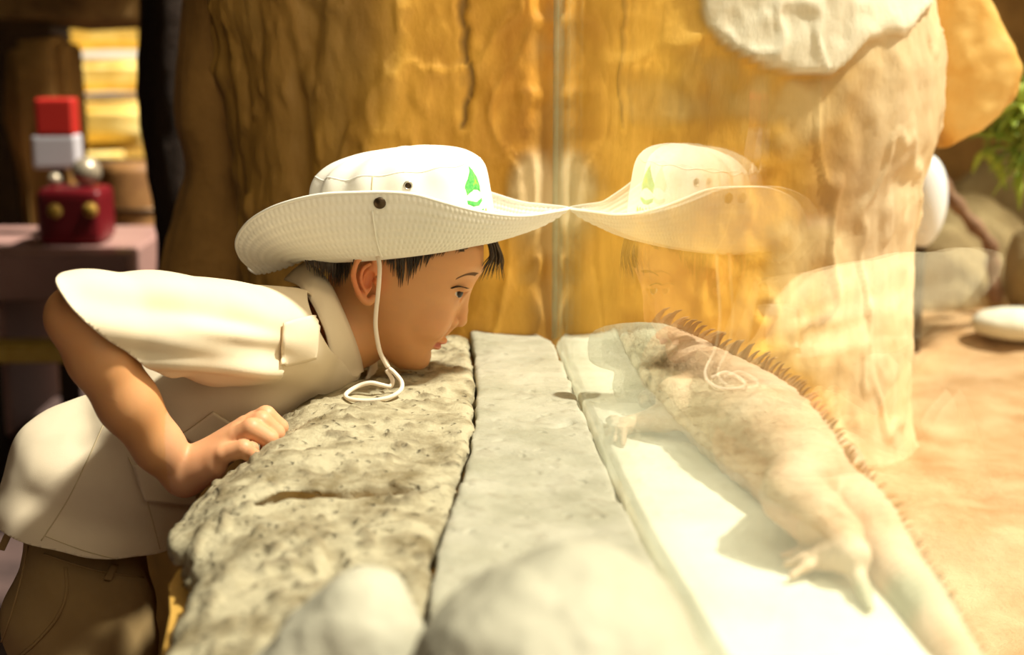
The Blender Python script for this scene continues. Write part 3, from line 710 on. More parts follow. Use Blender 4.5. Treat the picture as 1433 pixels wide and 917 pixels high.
# ------------------------------------------------------------------ shirt
def wrinkle(o, fns):
    v_ = verts_of(o); n_ = normals_of(o); set_verts(o, v_+n_*fns(v_)[:, None])
def cut(o, co, no):      # remove the part beyond a plane
    bm = bmesh.new(); bm.from_mesh(o.data); g = bm.verts[:]+bm.edges[:]+bm.faces[:]
    bmesh.ops.bisect_plane(bm, geom=g, plane_co=V(co), plane_no=V(no), clear_outer=True); bm.to_mesh(o.data); bm.free()
f = Field(axis([(-.66, -.02, .0035)]), axis([(1.34, 1.95, .0035)]), axis([(.42, 1.12, .0035)]))
sc_ = (1, 1.33, 1)
f.chain([P(462, 470, 1.715), P(425, 488, 1.71), P(365, 505, 1.70), P(262, 562, 1.69), P(160, 662, 1.675), P(122, 748, 1.67), P(110, 820, 1.63)], [.052, .074, .082, .084, .088, .102, .112], .012, sc_)
f.cap(P(92, 655, 1.66), P(92, 760, 1.66), .07, .075, .03, False, sc_)
f.cap(P(200, 640, 1.66), P(188, 800, 1.64), .045, .060, .03, False, sc_)
SL0, SL1 = P(405, 470, 1.62), P(118, 452, 1.425)
f.chain([SL0, P(310, 468, 1.545), P(220, 455, 1.475), SL1, P(60, 448, 1.39)], [.055, .0555, .050, .0465, .046], .022, (1, .92, 1))
f.chain([P(400, 480, 1.80), P(335, 545, 1.88), P(300, 590, 1.91)], [.058, .056, .058], .02)
shirt = f.build('shirt', M['shirt'], body, 2)
def shirt_w(v_):
    u_, w_ = uvof(v_); sl = np.clip((1.60-v_[:, 1])/.06, 0, 1)
    t = (u_-100)/300.0
    fold = np.sin((w_-.22*u_)*.085+2.2*vnoise(v_, 9, 2))*.0042*sl*np.clip(1.2-abs(t-.55), 0, 1)
    fold += np.exp(-((w_-(505+.06*(u_-210)))/10)**2)*(u_ > 150)*(u_ < 390)*(-.009)*sl
    fold += np.exp(-((w_-(455+.16*(u_-250)))/12)**2)*np.exp(-((u_-330)/70)**2)*(-.010)*sl
    low = np.clip((P(0, 560, 1.6)[2]-v_[:, 2])/.05, 0, 1)
    d_ = fold+fbm(v_, 9, 3, 12)*.005*(.4+low)
    d_ += np.sin((u_*.9+w_*.5)*.045+1.5*vnoise(v_, 7, 5))*.003*low
    # under-arm gathers on the chest
    d_ += np.sin((w_+.45*u_)*.11+vnoise(v_, 8, 6)*2)*.0028*np.exp(-((w_-560)/35)**2)*np.exp(-((u_-420)/70)**2)
    return d_
wrinkle(shirt, shirt_w)
# openings: sleeve, hem, neck
def plane_px(p0, p1, keep):      # plane through two image points and along the view depth
    n_ = np.cross(p1-p0, np.array([0, 1., 0])); n_ /= np.linalg.norm(n_)
    if (keep-p0)@n_ > 0: n_ = -n_
    return p0, n_
a, n_ = plane_px(P(55, 764, 1.54), P(235, 802, 1.54), P(150, 600, 1.54)); cut(shirt, a, n_)
n_ = np.array(P(262, 690, 1.5)-P(255, 600, 1.5))
# sleeve cuff: only the near-arm tube is cut, by splitting on depth
def cut_region(o, co, no, test):
    bm = bmesh.new(); bm.from_mesh(o.data); F_ = [fc for fc in bm.faces if test(fc.calc_center_median())]
    g = list({v_ for fc in F_ for v_ in fc.verts})+list({e for fc in F_ for e in fc.edges})+F_
    bmesh.ops.bisect_plane(bm, geom=g, plane_co=V(co), plane_no=V(no)); bm.verts.ensure_lookup_table()
    dead = [fc for fc in bm.faces if test(fc.calc_center_median()) and (fc.calc_center_median()-V(co)).dot(V(no)) > 1e-5]
    bmesh.ops.delete(bm, geom=dead, context='FACES'); bm.to_mesh(o.data); bm.free()
a, n_ = plane_px(P(104, 392, 1.43), P(208, 512, 1.43), P(300, 460, 1.5)); cut_region(shirt, a, n_, lambda c_: c_.y < 1.535 and c_.z > P(150, 560, 1.5)[2])
a, n_ = plane_px(P(425, 360, 1.7), P(512, 548, 1.7), P(350, 450, 1.7)); cut(shirt, a, n_)
a = P(318, 570, 1.88); n_ = P(300, 590, 1.91)-P(335, 545, 1.88); n_ /= np.linalg.norm(n_); cut_region(shirt, a, n_, lambda c_: c_.y > 1.84)
md = shirt.modifiers.new('cloth', 'SOLIDIFY'); md.thickness = .0022; md.offset = 0
ST = bvh(shirt)
def strip(px, wd_, m, name, parent, tree=ST, off=.002, th=.002):      # flat band laid on a surface along image points
    L_, R2 = [], []
    pts = []
    for u_, v_ in px: 
        p_ = shoot(tree, u_, v_, off); pts.append(p_ if p_ is not None else (V(P(u_, v_, pts[-1].y)) if pts else V(P(u_, v_, 1.6))))
    return pts
def seam(px, name='seam', r=.0009, off=.0012, tree=ST, m=None, parent=None, sub=10):
    q = spline([np.array([a, b]) for a, b in px], sub); pts = []
    for u_, v_ in q:
        p_ = shoot(tree, u_, v_, off)
        if p_ is None: continue
        if pts and (p_-pts[-1]).length > .03: continue
        pts.append(p_)
    if len(pts) > 2: return tube(pts, r, m or M['thread'], name, parent or shirt, 6)
def patch(poly, name, m, parent, tree=ST, off=.003, th=.0025, n=14, bulge=0):      # four image corners -> cloth panel over the surface
    a, b, c_, d_ = [np.array(p_, float) for p_ in poly]; vs_, fs = [], []; last = None
    for i in range(n+1):
        for j in range(n+1):
            s_, t = i/n, j/n; q = (a*(1-s_)+b*s_)*(1-t)+(d_*(1-s_)+c_*s_)*t
            p_ = shoot(tree, q[0], q[1], off+bulge*math.sin(PI*s_)*math.sin(PI*t))
            if p_ is None: p_ = V(P(q[0], q[1], last.y if last else 1.6))
            last = p_; vs_.append(p_)
    for i in range(n):
        for j in range(n): k = i*(n+1)+j; fs.append((k, k+1, k+n+2, k+n+1))
    o = mesh_obj(name, vs_, fs, m, parent); md = o.modifiers.new('cloth', 'SOLIDIFY'); md.thickness = th; md.offset = 1; return o
patch([(392, 452), (444, 442), (438, 500), (388, 512)], 'shoulder_strap', M['shirt'], shirt, off=.004, bulge=.003)
patch([(252, 608), (298, 574), (348, 604), (300, 640)], 'pocket_flap', M['shirt'], shirt, off=.003)
patch([(186, 650), (262, 655), (272, 706), (200, 700)], 'pocket', M['shirt'], shirt, off=.003)
seam([(168, 545), (160, 565), (148, 590), (100, 690), (58, 757)]); seam([(418, 398), (436, 430), (448, 470), (440, 520)])
seam([(440, 580), (470, 560), (500, 530)]); seam([(180, 640), (205, 700), (228, 790)])
seam([(62, 750), (120, 772), (180, 786), (226, 792)], r=.0007)
# collar
def ribbon(top, bot, name, m, parent, n=8, mid=.0, k=6):
    A_, B_ = spline(top, n), spline(bot, n); vs_, fs = [], []
    for a, b in zip(A_, B_):
        for j in range(k+1):
            t = j/k; p_ = a*(1-t)+b*t+np.array([0, -mid*math.sin(PI*t), mid*.5*math.sin(PI*t)]); vs_.append(p_)
    for i in range(len(A_)-1):
        for j in range(k): q = i*(k+1)+j; fs.append((q, q+1, q+k+2, q+k+1))
    o = mesh_obj(name, vs_, fs, m, parent); md = o.modifiers.new('cloth', 'SOLIDIFY'); md.thickness = .0028; md.offset = 0; recalc(o); return o
tp = [P(428, 366, 1.735), P(446, 378, 1.69), P(464, 402, 1.664), P(480, 436, 1.655), P(494, 470, 1.66), P(504, 500, 1.68), P(508, 520, 1.70)]
bt = [P(398, 392, 1.735), P(420, 402, 1.66), P(440, 432, 1.632), P(455, 466, 1.618), P(462, 500, 1.620), P(463, 528, 1.628), P(500, 528, 1.675)]
ribbon(tp, bt, 'collar', M['shirt'], shirt, mid=.004)
ribbon([mir(p_, 1.735) for p_ in tp], [mir(p_, 1.735)+[.004*i, 0, 0] for i, p_ in enumerate(bt)], 'collar', M['shirt'], shirt, mid=-.002)
ribbon([P(512, 532, 1.715), P(517, 512, 1.725), P(520, 490, 1.74)], [P(505, 543, 1.69), P(525, 530, 1.74), P(527, 508, 1.765)], 'collar_tip', M['shirt'], shirt)

# ------------------------------------------------------------------ trousers and shoes
f = Field(axis([(-.70, -.28, .005)]), axis([(1.40, 1.92, .005)]), axis([(.05, .72, .005)]))
f.cap(P(125, 735, 1.66), P(112, 860, 1.66), .070, .088, .02, False, (1, 1.3, 1))
for yy in (1.60, 1.72): f.chain([P(118, 860, yy), np.array([P(112, 850, yy)[0]+.01, yy, .33]), np.array([P(105, 850, yy)[0], yy, .07])], [.082, .072, .060], .03)
tr = f.build('trousers', M['trousers'], body, 2)
wrinkle(tr, lambda v_: fbm(v_*np.array([1, 1, .6]), 9, 4, 44)*.006+np.sin((v_[:, 2]*60+v_[:, 0]*50)+2*vnoise(v_, 6, 3))*.0025)
cut(tr, (0, 0, .06), (0, 0, -1)); a, n_ = plane_px(P(40, 670, 1.6), P(235, 705, 1.6), P(100, 900, 1.6)); cut(tr, a, n_)
TT = bvh(tr)
seam([(92, 795), (93, 830), (80, 865), (50, 900), (20, 925)], 'pocket_edge', .0022, .001, TT, M['trousers'], tr)
seam([(40, 765), (28, 820), (10, 880), (2, 900)], 'side_seam', .0012, .001, TT, M['trousers'], tr)
seam([(62, 776), (140, 800), (230, 812)], 'waistband_seam', .0012, .001, TT, M['trousers'], tr)
for q in ([(158, 792), (148, 813)], [(14, 742), (2, 768)]):
    patch([(q[0][0]-5, q[0][1]), (q[0][0]+5, q[0][1]+2), (q[1][0]+5, q[1][1]+2), (q[1][0]-5, q[1][1])], 'belt_loop', M['trousers'], tr, TT, .003, .003, 4)
for yy in (1.585, 1.735):
    x0 = P(105, 850, yy)[0]; f = Field(axis([(x0-.09, x0+.16, .004)]), axis([(yy-.06, yy+.06, .004)]), axis([(-.0, .13, .004)]))
    f.ell((x0+.07, yy, .035), (.08, .04, .032), k=.01); f.ell((x0-.02, yy, .045), (.055, .036, .045), k=.01); f.cap((x0, yy, .06), (x0, yy, .11), .036, .036, .01)
    f.put((slice(None),)*3, np.broadcast_to(-(f.ax[2][None, None, :]-.004), f.F.shape).astype(np.float32)*-1, 0, True) if False else None
    sh = f.build('shoe', mat('shoe_leather', (.05, .03, .02), .5), body, 1)
    v_ = verts_of(sh); v_[:, 2] = np.maximum(v_[:, 2], .002); set_verts(sh, v_)

# ------------------------------------------------------------------ hat
hat_front, hat_back = P(694, 331, YH), P(432, 360, YH)
Hc = (hat_front+hat_back)/2; Hx = (hat_front-hat_back)/2; HA = np.linalg.norm(Hx); Hx = Hx/HA; Hz = np.array([-Hx[2], 0, Hx[0]]); HB = .083
def base_pt(th): return Hc+Hx*HA*math.cos(th)+np.array([0, -1., 0])*HB*math.sin(th)        # th>0 is the near side
prof = [(1.0, 0), (.99, .02), (.965, .045), (.93, .07), (.885, .088), (.80, .100), (.66, .109), (.45, .115), (.22, .118), (.001, .119)]
pr = spline([np.array(p_) for p_ in prof], 5)
def crown_pt(th, t, off=0):
    i = t*(len(pr)-1); j = min(int(i), len(pr)-2); q = pr[j]*(1-(i-j))+pr[j+1]*(i-j)
    s_ = q[0]; skew = -.02*q[1]/.119*0
    wr = .0012*math.sin(th*6+3*math.sin(th*2+1))*min(1, q[1]/.05)*min(1, s_/.3)+.0018*math.sin(th*13+1)*math.exp(-((q[1]-.085)/.02)**2)
    sx = s_*(1+.0*t)
    p_ = Hc+Hx*(HA*math.cos(th)*sx+.008*(q[1]/.119))+np.array([0, -1., 0])*(HB*1.03*math.sin(th)*s_)+Hz*(q[1]+wr)
    rad_ = (Hx*math.cos(th)+np.array([0, -1., 0])*math.sin(th)); return p_+rad_*(wr+off*(1-t))+Hz*off*t
hat = empty('hat', Hc); hat.parent = body
nT = 96
def grid_obj(fn, nu, nv, name, m, parent, closed_u=True, th=.0018):
    vs_, fs = [], []
    for i in range(nu):
        for j in range(nv): vs_.append(fn(i, j))
    for i in range(nu if closed_u else nu-1):
        for j in range(nv-1): a = i*nv+j; b = ((i+1) % nu)*nv+j; fs.append((a, b, b+1, a+1))
    o = mesh_obj(name, vs_, fs, m, parent)
    bm = bmesh.new(); bm.from_mesh(o.data); bmesh.ops.remove_doubles(bm, verts=bm.verts[:], dist=1e-5); bmesh.ops.recalc_face_normals(bm, faces=bm.faces[:]); bm.to_mesh(o.data); bm.free()
    if th: md = o.modifiers.new('cloth', 'SOLIDIFY'); md.thickness = th; md.offset = 0
    return o
def att(o):
    o.parent = hat; o.matrix_parent_inverse = Matrix.Translation(-hat.location); return o
hat.location = V(Hc)
crown = att(grid_obj(lambda i, j: crown_pt(2*PI*i/nT, j/45), nT, 46, 'crown', M['hatcloth'], None))
rim_px = [(0, 794.5, 292, 1.72), (12, 772, 297, 1.688), (25, 738, 302, 1.655), (40, 704, 301, 1.622), (55, 664, 295, 1.595), (70, 622, 284, 1.575), (82, 582, 273, 1.566), (92, 545, 269.5, 1.563), (104, 500, 270, 1.565), (116, 452, 272.5, 1.573), (128, 410, 281, 1.588), (140, 374, 294, 1.608), (152, 346, 313, 1.634), (163, 331, 338, 1.660), (172, 338, 362, 1.692), (180, 360, 382, 1.72)]
near = [(math.radians(a), P(u_, v_, y_)) for a, u_, v_, y_ in rim_px]
full = near+[(2*PI-a, mir(p_)-np.array([0, 0, .042*max(0, math.sin(min(1, max(0, (math.degrees(a)-85)/40))*PI/2))*(1 if a < 2.9 else .5)])) for a, p_ in near[-2:0:-1]]
ths = np.array([a for a, _ in full]+[2*PI]); pts_ = np.array([p_ for _, p_ in full]+[full[0][1]])
rs = spline(list(pts_[:-1]), 10, True); rt = []
for i in range(len(ths)-1): rt += list(ths[i]+(ths[i+1]-ths[i])*np.arange(10)/10)
rs = np.array(rs+[rs[0]]); rt = np.array(rt+[2*PI])
def rim(th):
    th = th % (2*PI); return np.array([np.interp(th, rt, rs[:, q]) for q in range(3)])
def brim_pt(th, t, off=0):
    b = base_pt(th); r_ = rim(th); out = Hx*math.cos(th)*.9+np.array([0, -1., 0])*math.sin(th)
    rise = max(0, (r_-b)@Hz); m_ = (b+r_)/2+out*(.010+.22*rise)-Hz*(.008+.10*rise)
    p_ = b*(1-t)**2+2*m_*t*(1-t)+r_*t*t
    return p_+Hz*off
nB, mB = 560, 42
brim = att(grid_obj(lambda i, j: brim_pt(2*PI*i/nB, j/(mB-1)), nB, mB, 'brim', M['hatcloth'], None, th=.0026))
bn_ = normals_of(brim); bvs = verts_of(brim); ii = np.repeat(np.arange(nB), mB); jj = np.tile(np.arange(mB), nB); tt = jj/(mB-1)
if bn_[int(nB*.25)*mB+mB//2][1] > 0: bn_ = -bn_
band = np.abs(np.sin(tt*PI*9)); row = np.floor(tt*9)
bvs += bn_*(((band-.6)*.0013+.00075*np.sin(2*PI*ii/3.6+row*1.9)*band)*(tt > .1)*(tt < .98))[:, None]
set_verts(brim, bvs)
edge_ = tube([rim(2*PI*i/200) for i in range(200)], .0022, M['hatcloth'], 'brim_binding', None, 8, True); edge_.parent = brim; edge_.matrix_parent_inverse = brim.matrix_parent_inverse.copy(); edge_.matrix_parent_inverse = Matrix.Identity(4)
brim.parent = hat; brim.matrix_parent_inverse = Matrix.Translation(-hat.location)
def under(p_, c_): c_.parent = p_; return c_
# crown seam, panel seam
under(crown, tube([crown_pt(math.radians(105), t, .0012) for t in np.linspace(.02, .5, 20)], .0008, M['thread'], 'seam', None, 6))
under(crown, tube([crown_pt(2*PI*i/90, .50, .0008) for i in range(90)], .0011, M['hatcloth'], 'top_seam', None, 6, True))
# eyelets and snaps
def disc(c_, n_, r, th, m, name, parent, hole=0):
    n_ = V(n_).normalized(); q = Vector((0, 0, 1)).rotation_difference(n_); bm = bmesh.new()
    if hole:
        o = tube([V(c_)+q @ Vector((math.cos(a)*r, math.sin(a)*r, 0)) for a in np.linspace(0, 2*PI, 20, endpoint=False)], hole, m, name, parent, 8, True); bm.free(); return o
    bmesh.ops.create_cone(bm, cap_ends=True, segments=28, radius1=r, radius2=r*.8, depth=th)
    bmesh.ops.bevel(bm, geom=[e for e in bm.edges], offset=th*.2, segments=2, affect='EDGES')
    for v_ in bm.verts: v_.co = V(c_)+q @ v_.co
    me = bpy.data.meshes.new(name); bm.to_mesh(me); bm.free(); me.materials.append(m); o = bpy.data.objects.new(name, me); C.objects.link(o); o.parent = parent
    me.polygons.foreach_set('use_smooth', [True]*len(me.polygons)); return o
for sg in (1, -1):
    for dth in (82, ):
        a = math.radians(dth)*sg; p0 = crown_pt(a, .385, .0015); n0 = Hx*math.cos(a)*.7+np.array([0, -1., 0])*math.sin(a)
        if dth == 82: 
            disc(p0, n0, .0042, .0016, M['snap'], 'eyelet', crown); disc(p0+n0*.0006, n0, .0044, .001, M['ring'], 'eyelet_ring', crown, .0011)
    a = math.radians(96)*sg; p0 = brim_pt(a, .90); e1 = brim_pt(a, .96)-brim_pt(a, .84); e2 = brim_pt(a+.03, .9)-brim_pt(a-.03, .9); n0 = np.cross(e1, e2); n0 /= np.linalg.norm(n0)
    if n0[1]*sg > 0: n0 = -n0
    disc(p0+n0*.0028, n0, .0072, .003, M['snap'], 'snap_button', brim)
under(brim, tube([brim_pt(math.radians(99), t)+np.array([0, -.0025, -.001]) for t in np.linspace(.1, .82, 14)], .0011, M['hatcloth'], 'seam', None, 6))
# green embroidered badge on the front of the crown
def badge(poly, name, m, th0=math.radians(33), t0=.2, sc=.001):
    # polygon in millimetres on the crown: x around, y up; built as a fine raised patch
    vs_, fs = [], []
    pts = [np.array(p_, float) for p_ in poly]; c_ = np.mean(pts, 0); N_ = len(pts)
    rings = [1.0, .66, .33]
    for r_ in rings:
        for p_ in pts:
            q = c_+(p_-c_)*r_; vs_.append(crown_pt(th0-q[0]/82., t0+q[1]/215., .0022 if r_ < 1 else .0008))
    vs_.append(crown_pt(th0-c_[0]/82., t0+c_[1]/215., .0024))
    for k in range(2):
        for i in range(N_): j = (i+1) % N_; fs.append((k*N_+i, k*N_+j, (k+1)*N_+j, (k+1)*N_+i))
    for i in range(N_): fs.append((2*N_+i, 2*N_+(i+1) % N_, 3*N_))
    o = mesh_obj(name, vs_, fs, m, None, False); recalc(o); under(crown, o)
badge([(-13, 0), (-14, 10), (-8, 22), (-2, 36), (1, 48), (4, 36), (10, 22), (14, 8), (12, 0), (4, 4), (-4, 4)], 'embroidered_badge', M['green'], t0=.275)
badge([(-4, 8), (-1, 20), (2, 30), (5, 18), (10, 6), (3, 10)], 'badge_highlight', M['lime'], t0=.275, )
badge([(-14, -8), (-6, -12), (4, -12), (13, -7), (13, -3), (4, -7), (-6, -7), (-14, -3)], 'badge_scroll', M['green'], t0=.275)
for k, x0 in enumerate([-15, -9, -3, 3, 9, 15]):
    badge([(x0-2, -16-(k % 2)*2), (x0+2, -15), (x0+2.4, -22), (x0+.5, -25+(k % 3)*2), (x0-2, -23)], 'badge_stitches', M['lime'] if k % 2 else M['green'], t0=.275)
# chin cord with slip knot and loop lying on the stone
def wig(p_, a=.0004): return np.array(p_)+rng.uniform(-a, a, 3)
cordp = [P(526, 352, 1.628), P(531, 370, 1.622), P(530, 400, 1.618), P(526, 440, 1.614), P(526, 462, 1.613), P(531, 490, 1.613), P(538, 506, 1.612), P(543, 514, 1.612)]
under(hat, tube(spline(cordp, 6), .0026, M['cord'], 'chin_cord', None, 10))
loop = [P(541, 518, 1.612), P(549, 532, 1.606), P(546, 541, 1.60), P(534, 539, 1.60), P(518, 536, 1.60), P(500, 541, 1.598), P(484, 552, 1.585), P(490, 559, 1.572), P(515, 561, 1.566), P(543, 557, 1.568), P(560, 547, 1.578), P(562, 535, 1.592), P(553, 523, 1.604), P(545, 516, 1.611)]
cl = tube(spline(loop, 6), .0026, M['cord'], 'cord_loop', None, 10); under(hat, cl)
kn = Merge()
for k in range(3):
    c0 = P(542, 511+k*4, 1.611); kn.add(tube([c0+np.array([math.cos(a)*.0052, math.sin(a)*.0048, .0016*math.sin(a+k)]) for a in np.linspace(0, 2*PI, 16, endpoint=False)], .0032, None, None, 8, True))
under(hat, kn.build('cord_knot', M['cord']))
farcord = [mir(p_) for p_ in cordp[:5]]+[P(536, 490, 1.74), P(541, 508, 1.64), P(543, 513, 1.613)]
under(hat, tube(spline(farcord, 6), .0026, M['cord'], 'chin_cord', None, 10))
for o in list(hat.children): o.matrix_parent_inverse = Matrix.Translation(-hat.location)

# ================================================================== IGUANA
def build_iguana():
    f = Field(np.arange(.122, .40, .0019), np.arange(.72, 1.68, .0019), np.arange(.785, 1.0, .0019))
    ax_px = [(840, 484, 1.600, .0150), (862, 487, 1.595, .0225), (893, 490, 1.585, .030), (922, 498, 1.565, .033), (950, 515, 1.54, .036), (985, 545, 1.49, .045), (1030, 580, 1.40, .051), (1072, 613, 1.31, .051), (1115, 655, 1.23, .045), (1150, 700, 1.165, .038),
             (1195, 724, 1.108, .029), (1232, 766, 1.076, .0235), (1262, 808, 1.022, .0205), (1300, 862, .959, .0185), (1338, 925, .895, .0165), (1385, 1000, .83, .015), (1440, 1100, .77, .013)]
    A_ = [P(a, b, c_) for a, b, c_, r_ in ax_px]; Rr = [q[3] for q in ax_px]
    q = spline([np.append(a, r_) for a, r_ in zip(A_, Rr)], 4); cp = [x[:3] for x in q]; cr = [x[3] for x in q]
    f.chain(cp[:14], cr[:14], .006, (1, .82, 1)); f.chain(cp[12:], cr[12:], .008)
    # snout, jaw line, jowl and dewlap
    f.ell(P(868, 478, 1.592), (.036, .020, .017), k=.008); f.ell(P(860, 500, 1.592), (.030, .018, .014), k=.006)
    f.ell(P(903, 512, 1.572), (.024, .026, .026), k=.008); f.ell(P(893, 540, 1.575), (.030, .009, .030), k=.010)
    for dy in (-1, 1):
        f.ell(P(884, 474, 1.588)+np.array([0, .019*dy, 0]), (.011, .006, .008), k=.004)        # brow over the eye
    f.cap(P(822, 494, 1.578), P(872, 499, 1.566), .0011, .0013, .002, True)                      # mouth line
    # front legs
    sh = P(975, 560, 1.46)
    f.chain([sh, P(948, 556, 1.425), P(964, 578, 1.40)], [.026, .021, .0165], .008)
    f.chain([P(964, 578, 1.40), P(925, 586, 1.425), P(885, 594, 1.455)], [.0165, .014, .0095], .006)
    hp = G(872, 598, .812); f.cap(P(885, 594, 1.455), hp, .0095, .009, .005)
    for (u_, v_) in [(852, 588), (846, 597), (849, 608), (860, 617), (872, 622)]: 
        e = G(u_, v_, .804); m_ = (hp+e)/2+[0, 0, .005]; f.cap(hp, m_, .0055, .0045, .003); f.cap(m_, e, .0045, .0026, .002)
    f.chain([P(985, 548, 1.55), P(960, 560, 1.585), G(905, 560, .812)], [.022, .017, .010], .008)
    # hind leg folded along the flank, long toes spread on the ledge
    f.chain([P(1140, 672, 1.150), P(1118, 680, 1.105), P(1106, 694, 1.085)], [.032, .028, .0235], .006)
    heel = G(1192, 780, .822)
    f.chain([P(1106, 694, 1.085), P(1140, 720, 1.062), P(1170, 748, 1.055), heel], [.0235, .0245, .0205, .0125], .004)
    ft = G(1150, 782, .814); f.cap(heel, ft, .0135, .0095, .006)
    for pts in ([(1134, 768), (1119, 757)], [(1122, 772), (1096, 777)], [(1125, 783), (1100, 790)], [(1130, 792), (1107, 806)]):
        p0 = ft; rr = .0062
        for k_, (u_, v_) in enumerate(pts):
            p1 = G(u_, v_, .812-.005*k_); f.cap(p0, p1, rr, rr-.0016, .003); p0 = p1; rr -= .0016
    f.chain([heel, G(1200, 805, .812), G(1209, 828, .808), G(1217, 850, .804)], [.010, .0062, .0056, .0038], .004)
    f.chain([P(1170, 660, 1.22), P(1185, 680, 1.24), G(1175, 690, .81)], [.028, .022, .012], .010)     # far hind leg
    f.F = np.maximum(f.F, (.1340-f.ax[0])[:, None, None].astype(np.float32))
    o = f.build('iguana', M['iguana'], None, 1); return o, np.array(cp), np.array(cr)
ig, cp, cr = build_iguana()
tag(ig, 'large pale green iguana lying on the ledge behind the glass, head to the boy', 'iguana')
v = verts_of(ig); n = normals_of(ig); N_ = len(v); seg = np.zeros(N_); best = np.full(N_, 9.)
for i in range(len(cp)-1):
    e = cp[i+1]-cp[i]; t = np.clip(((v-cp[i])@e)/(e@e), 0, 1); dd = np.linalg.norm(v-cp[i]-t[:, None]*e, axis=1)-(cr[i]+(cr[i+1]-cr[i])*t)*.6
    m_ = dd < best; best[m_] = dd[m_]; seg[m_] = (i+t)[m_]
sg_ = seg/4.0                     # in control-point units: 3-4 neck, 5-8 trunk, 10+ tail
onb = np.clip(1-best/.03, 0, 1)
neck = np.exp(-((sg_-4.4)/.8)**2); trunk = np.clip(1-abs(sg_-6.8)/2.6, 0, 1)
d = np.sin(sg_*26+2.5*vnoise(v, 25, 4))*.0024*neck+np.sin(sg_*16+3*vnoise(v, 16, 8))*.0011*trunk+fbm(v, 60, 2, 5)*.0006
d += np.sin(sg_*40)*.0005*(sg_ > 10)
set_verts(ig, v+n*d[:, None])
col = np.tile(np.array([.56, .385, .235]), (N_, 1))
mo = fbm(v, 28, 4, 12)
blend(np.clip(mo, 0, 1)*.5, (.42, .25, .12)); blend(np.clip(-mo, 0, 1)*.6, (.62, .48, .33))
blend((sg_ < 3.2)*.8, (.42, .43, .31)); blend(neck*np.clip(.55+2.2*fbm(v*np.array([1, 1, 1]), 60, 3, 31), 0, 1)*.9, (.13, .075, .03))
blend(np.exp(-((sg_-12.9)/.5)**4)*.8, (.34, .36, .24)); blend(np.exp(-((sg_-14.6)/.3)**4)*.4, (.40, .38, .24))
blend((v[:, 2] < .845)*(sg_ > 7)*(sg_ < 10.5)*np.clip((.285-v[:, 0])/.03, 0, 1)*.5, (.68, .38, .22))
blend(np.exp(-(np.linalg.norm(v-P(884, 479, 1.565), axis=1)/.010)**2)*.6, (.62, .30, .16))
blend(np.clip(np.sin(sg_*15+3*vnoise(v, 18, 3))-.35, 0, 1)*trunk*.5, (.40, .23, .12)); blend(np.exp(-((sg_-7.9)/.35)**2)*.45, (.42, .22, .10))
set_tint(ig, np.concatenate([col, np.ones((N_, 1))], 1))
IT = bvh(ig)
for dy in (-1, 1):
    e_ = P(884, 479, 1.590)+np.array([0, .0215*dy, .0]); o = disc(e_, (0.1, dy, .15), .0055, .004, mat('iguana_eye', (.45, .22, .04), .15), 'eye', ig); disc(e_+np.array([0, .0016*dy, 0]), (0.1, dy, .15), .0024, .0028, M['snap'], 'pupil', o)
# crest: one mesh shared by every spine, biggest on the nape
bm = bmesh.new()
sp_pts = [np.array([0, 0, -.25]), np.array([0, 0, .1]), np.array([-.10, 0, .45]), np.array([-.32, 0, .80]), np.array([-.62, 0, 1.0])]
vs_, fs = tube(sp_pts, [.26, .23, .16, .09, .02], None, None, 8); me_sp = bpy.data.meshes.new('crest_spine'); me_sp.from_pydata([tuple(q) for q in vs_], [], fs); me_sp.update(); me_sp.materials.append(M['spine']); me_sp.polygons.foreach_set('use_smooth', [True]*len(me_sp.polygons)); bm.free()
arc = np.concatenate([[0], np.cumsum(np.linalg.norm(np.diff(cp, axis=0), axis=1))]); s0 = arc[10]; ns = 98
for k in range(ns):
    t = (k/(ns-1)); a = s0+(arc[-2]-s0)*(t**1.08); p_ = np.array([np.interp(a, arc, cp[:, q]) for q in range(3)]); p2 = np.array([np.interp(a+.005, arc, cp[:, q]) for q in range(3)])
    T_ = Vector(p2-p_).normalized(); up = Vector((.30+.35*min(1, t*3), 0, .9)); up = (up-T_*up.dot(T_)).normalized()
    h_ = IT.ray_cast(Vector(p_)+up*.09, -up)
    if h_[0] is None: continue
    ht = (.021 if t < .22 else .021-(t-.22)*.045 if t < .42 else .012-(t-.42)*.009)*random.Random(k).uniform(.82, 1.12)
    sd_ = up.cross(T_); mtx = Matrix((( -T_.x, sd_.x, up.x), (-T_.y, sd_.y, up.y), (-T_.z, sd_.z, up.z)))
    tw = Matrix.Rotation(random.Random(k+99).uniform(-.35, .35), 3, 'X')
    o = bpy.data.objects.new('crest_spine', me_sp); C.objects.link(o); o.parent = ig
    o.matrix_local = Matrix.Translation(h_[0]-up*.001) @ (mtx @ tw).to_4x4() @ Matrix.Diagonal((ht*(1 if t < .42 else .9), min(ht, .0125)*.8, ht, 1))

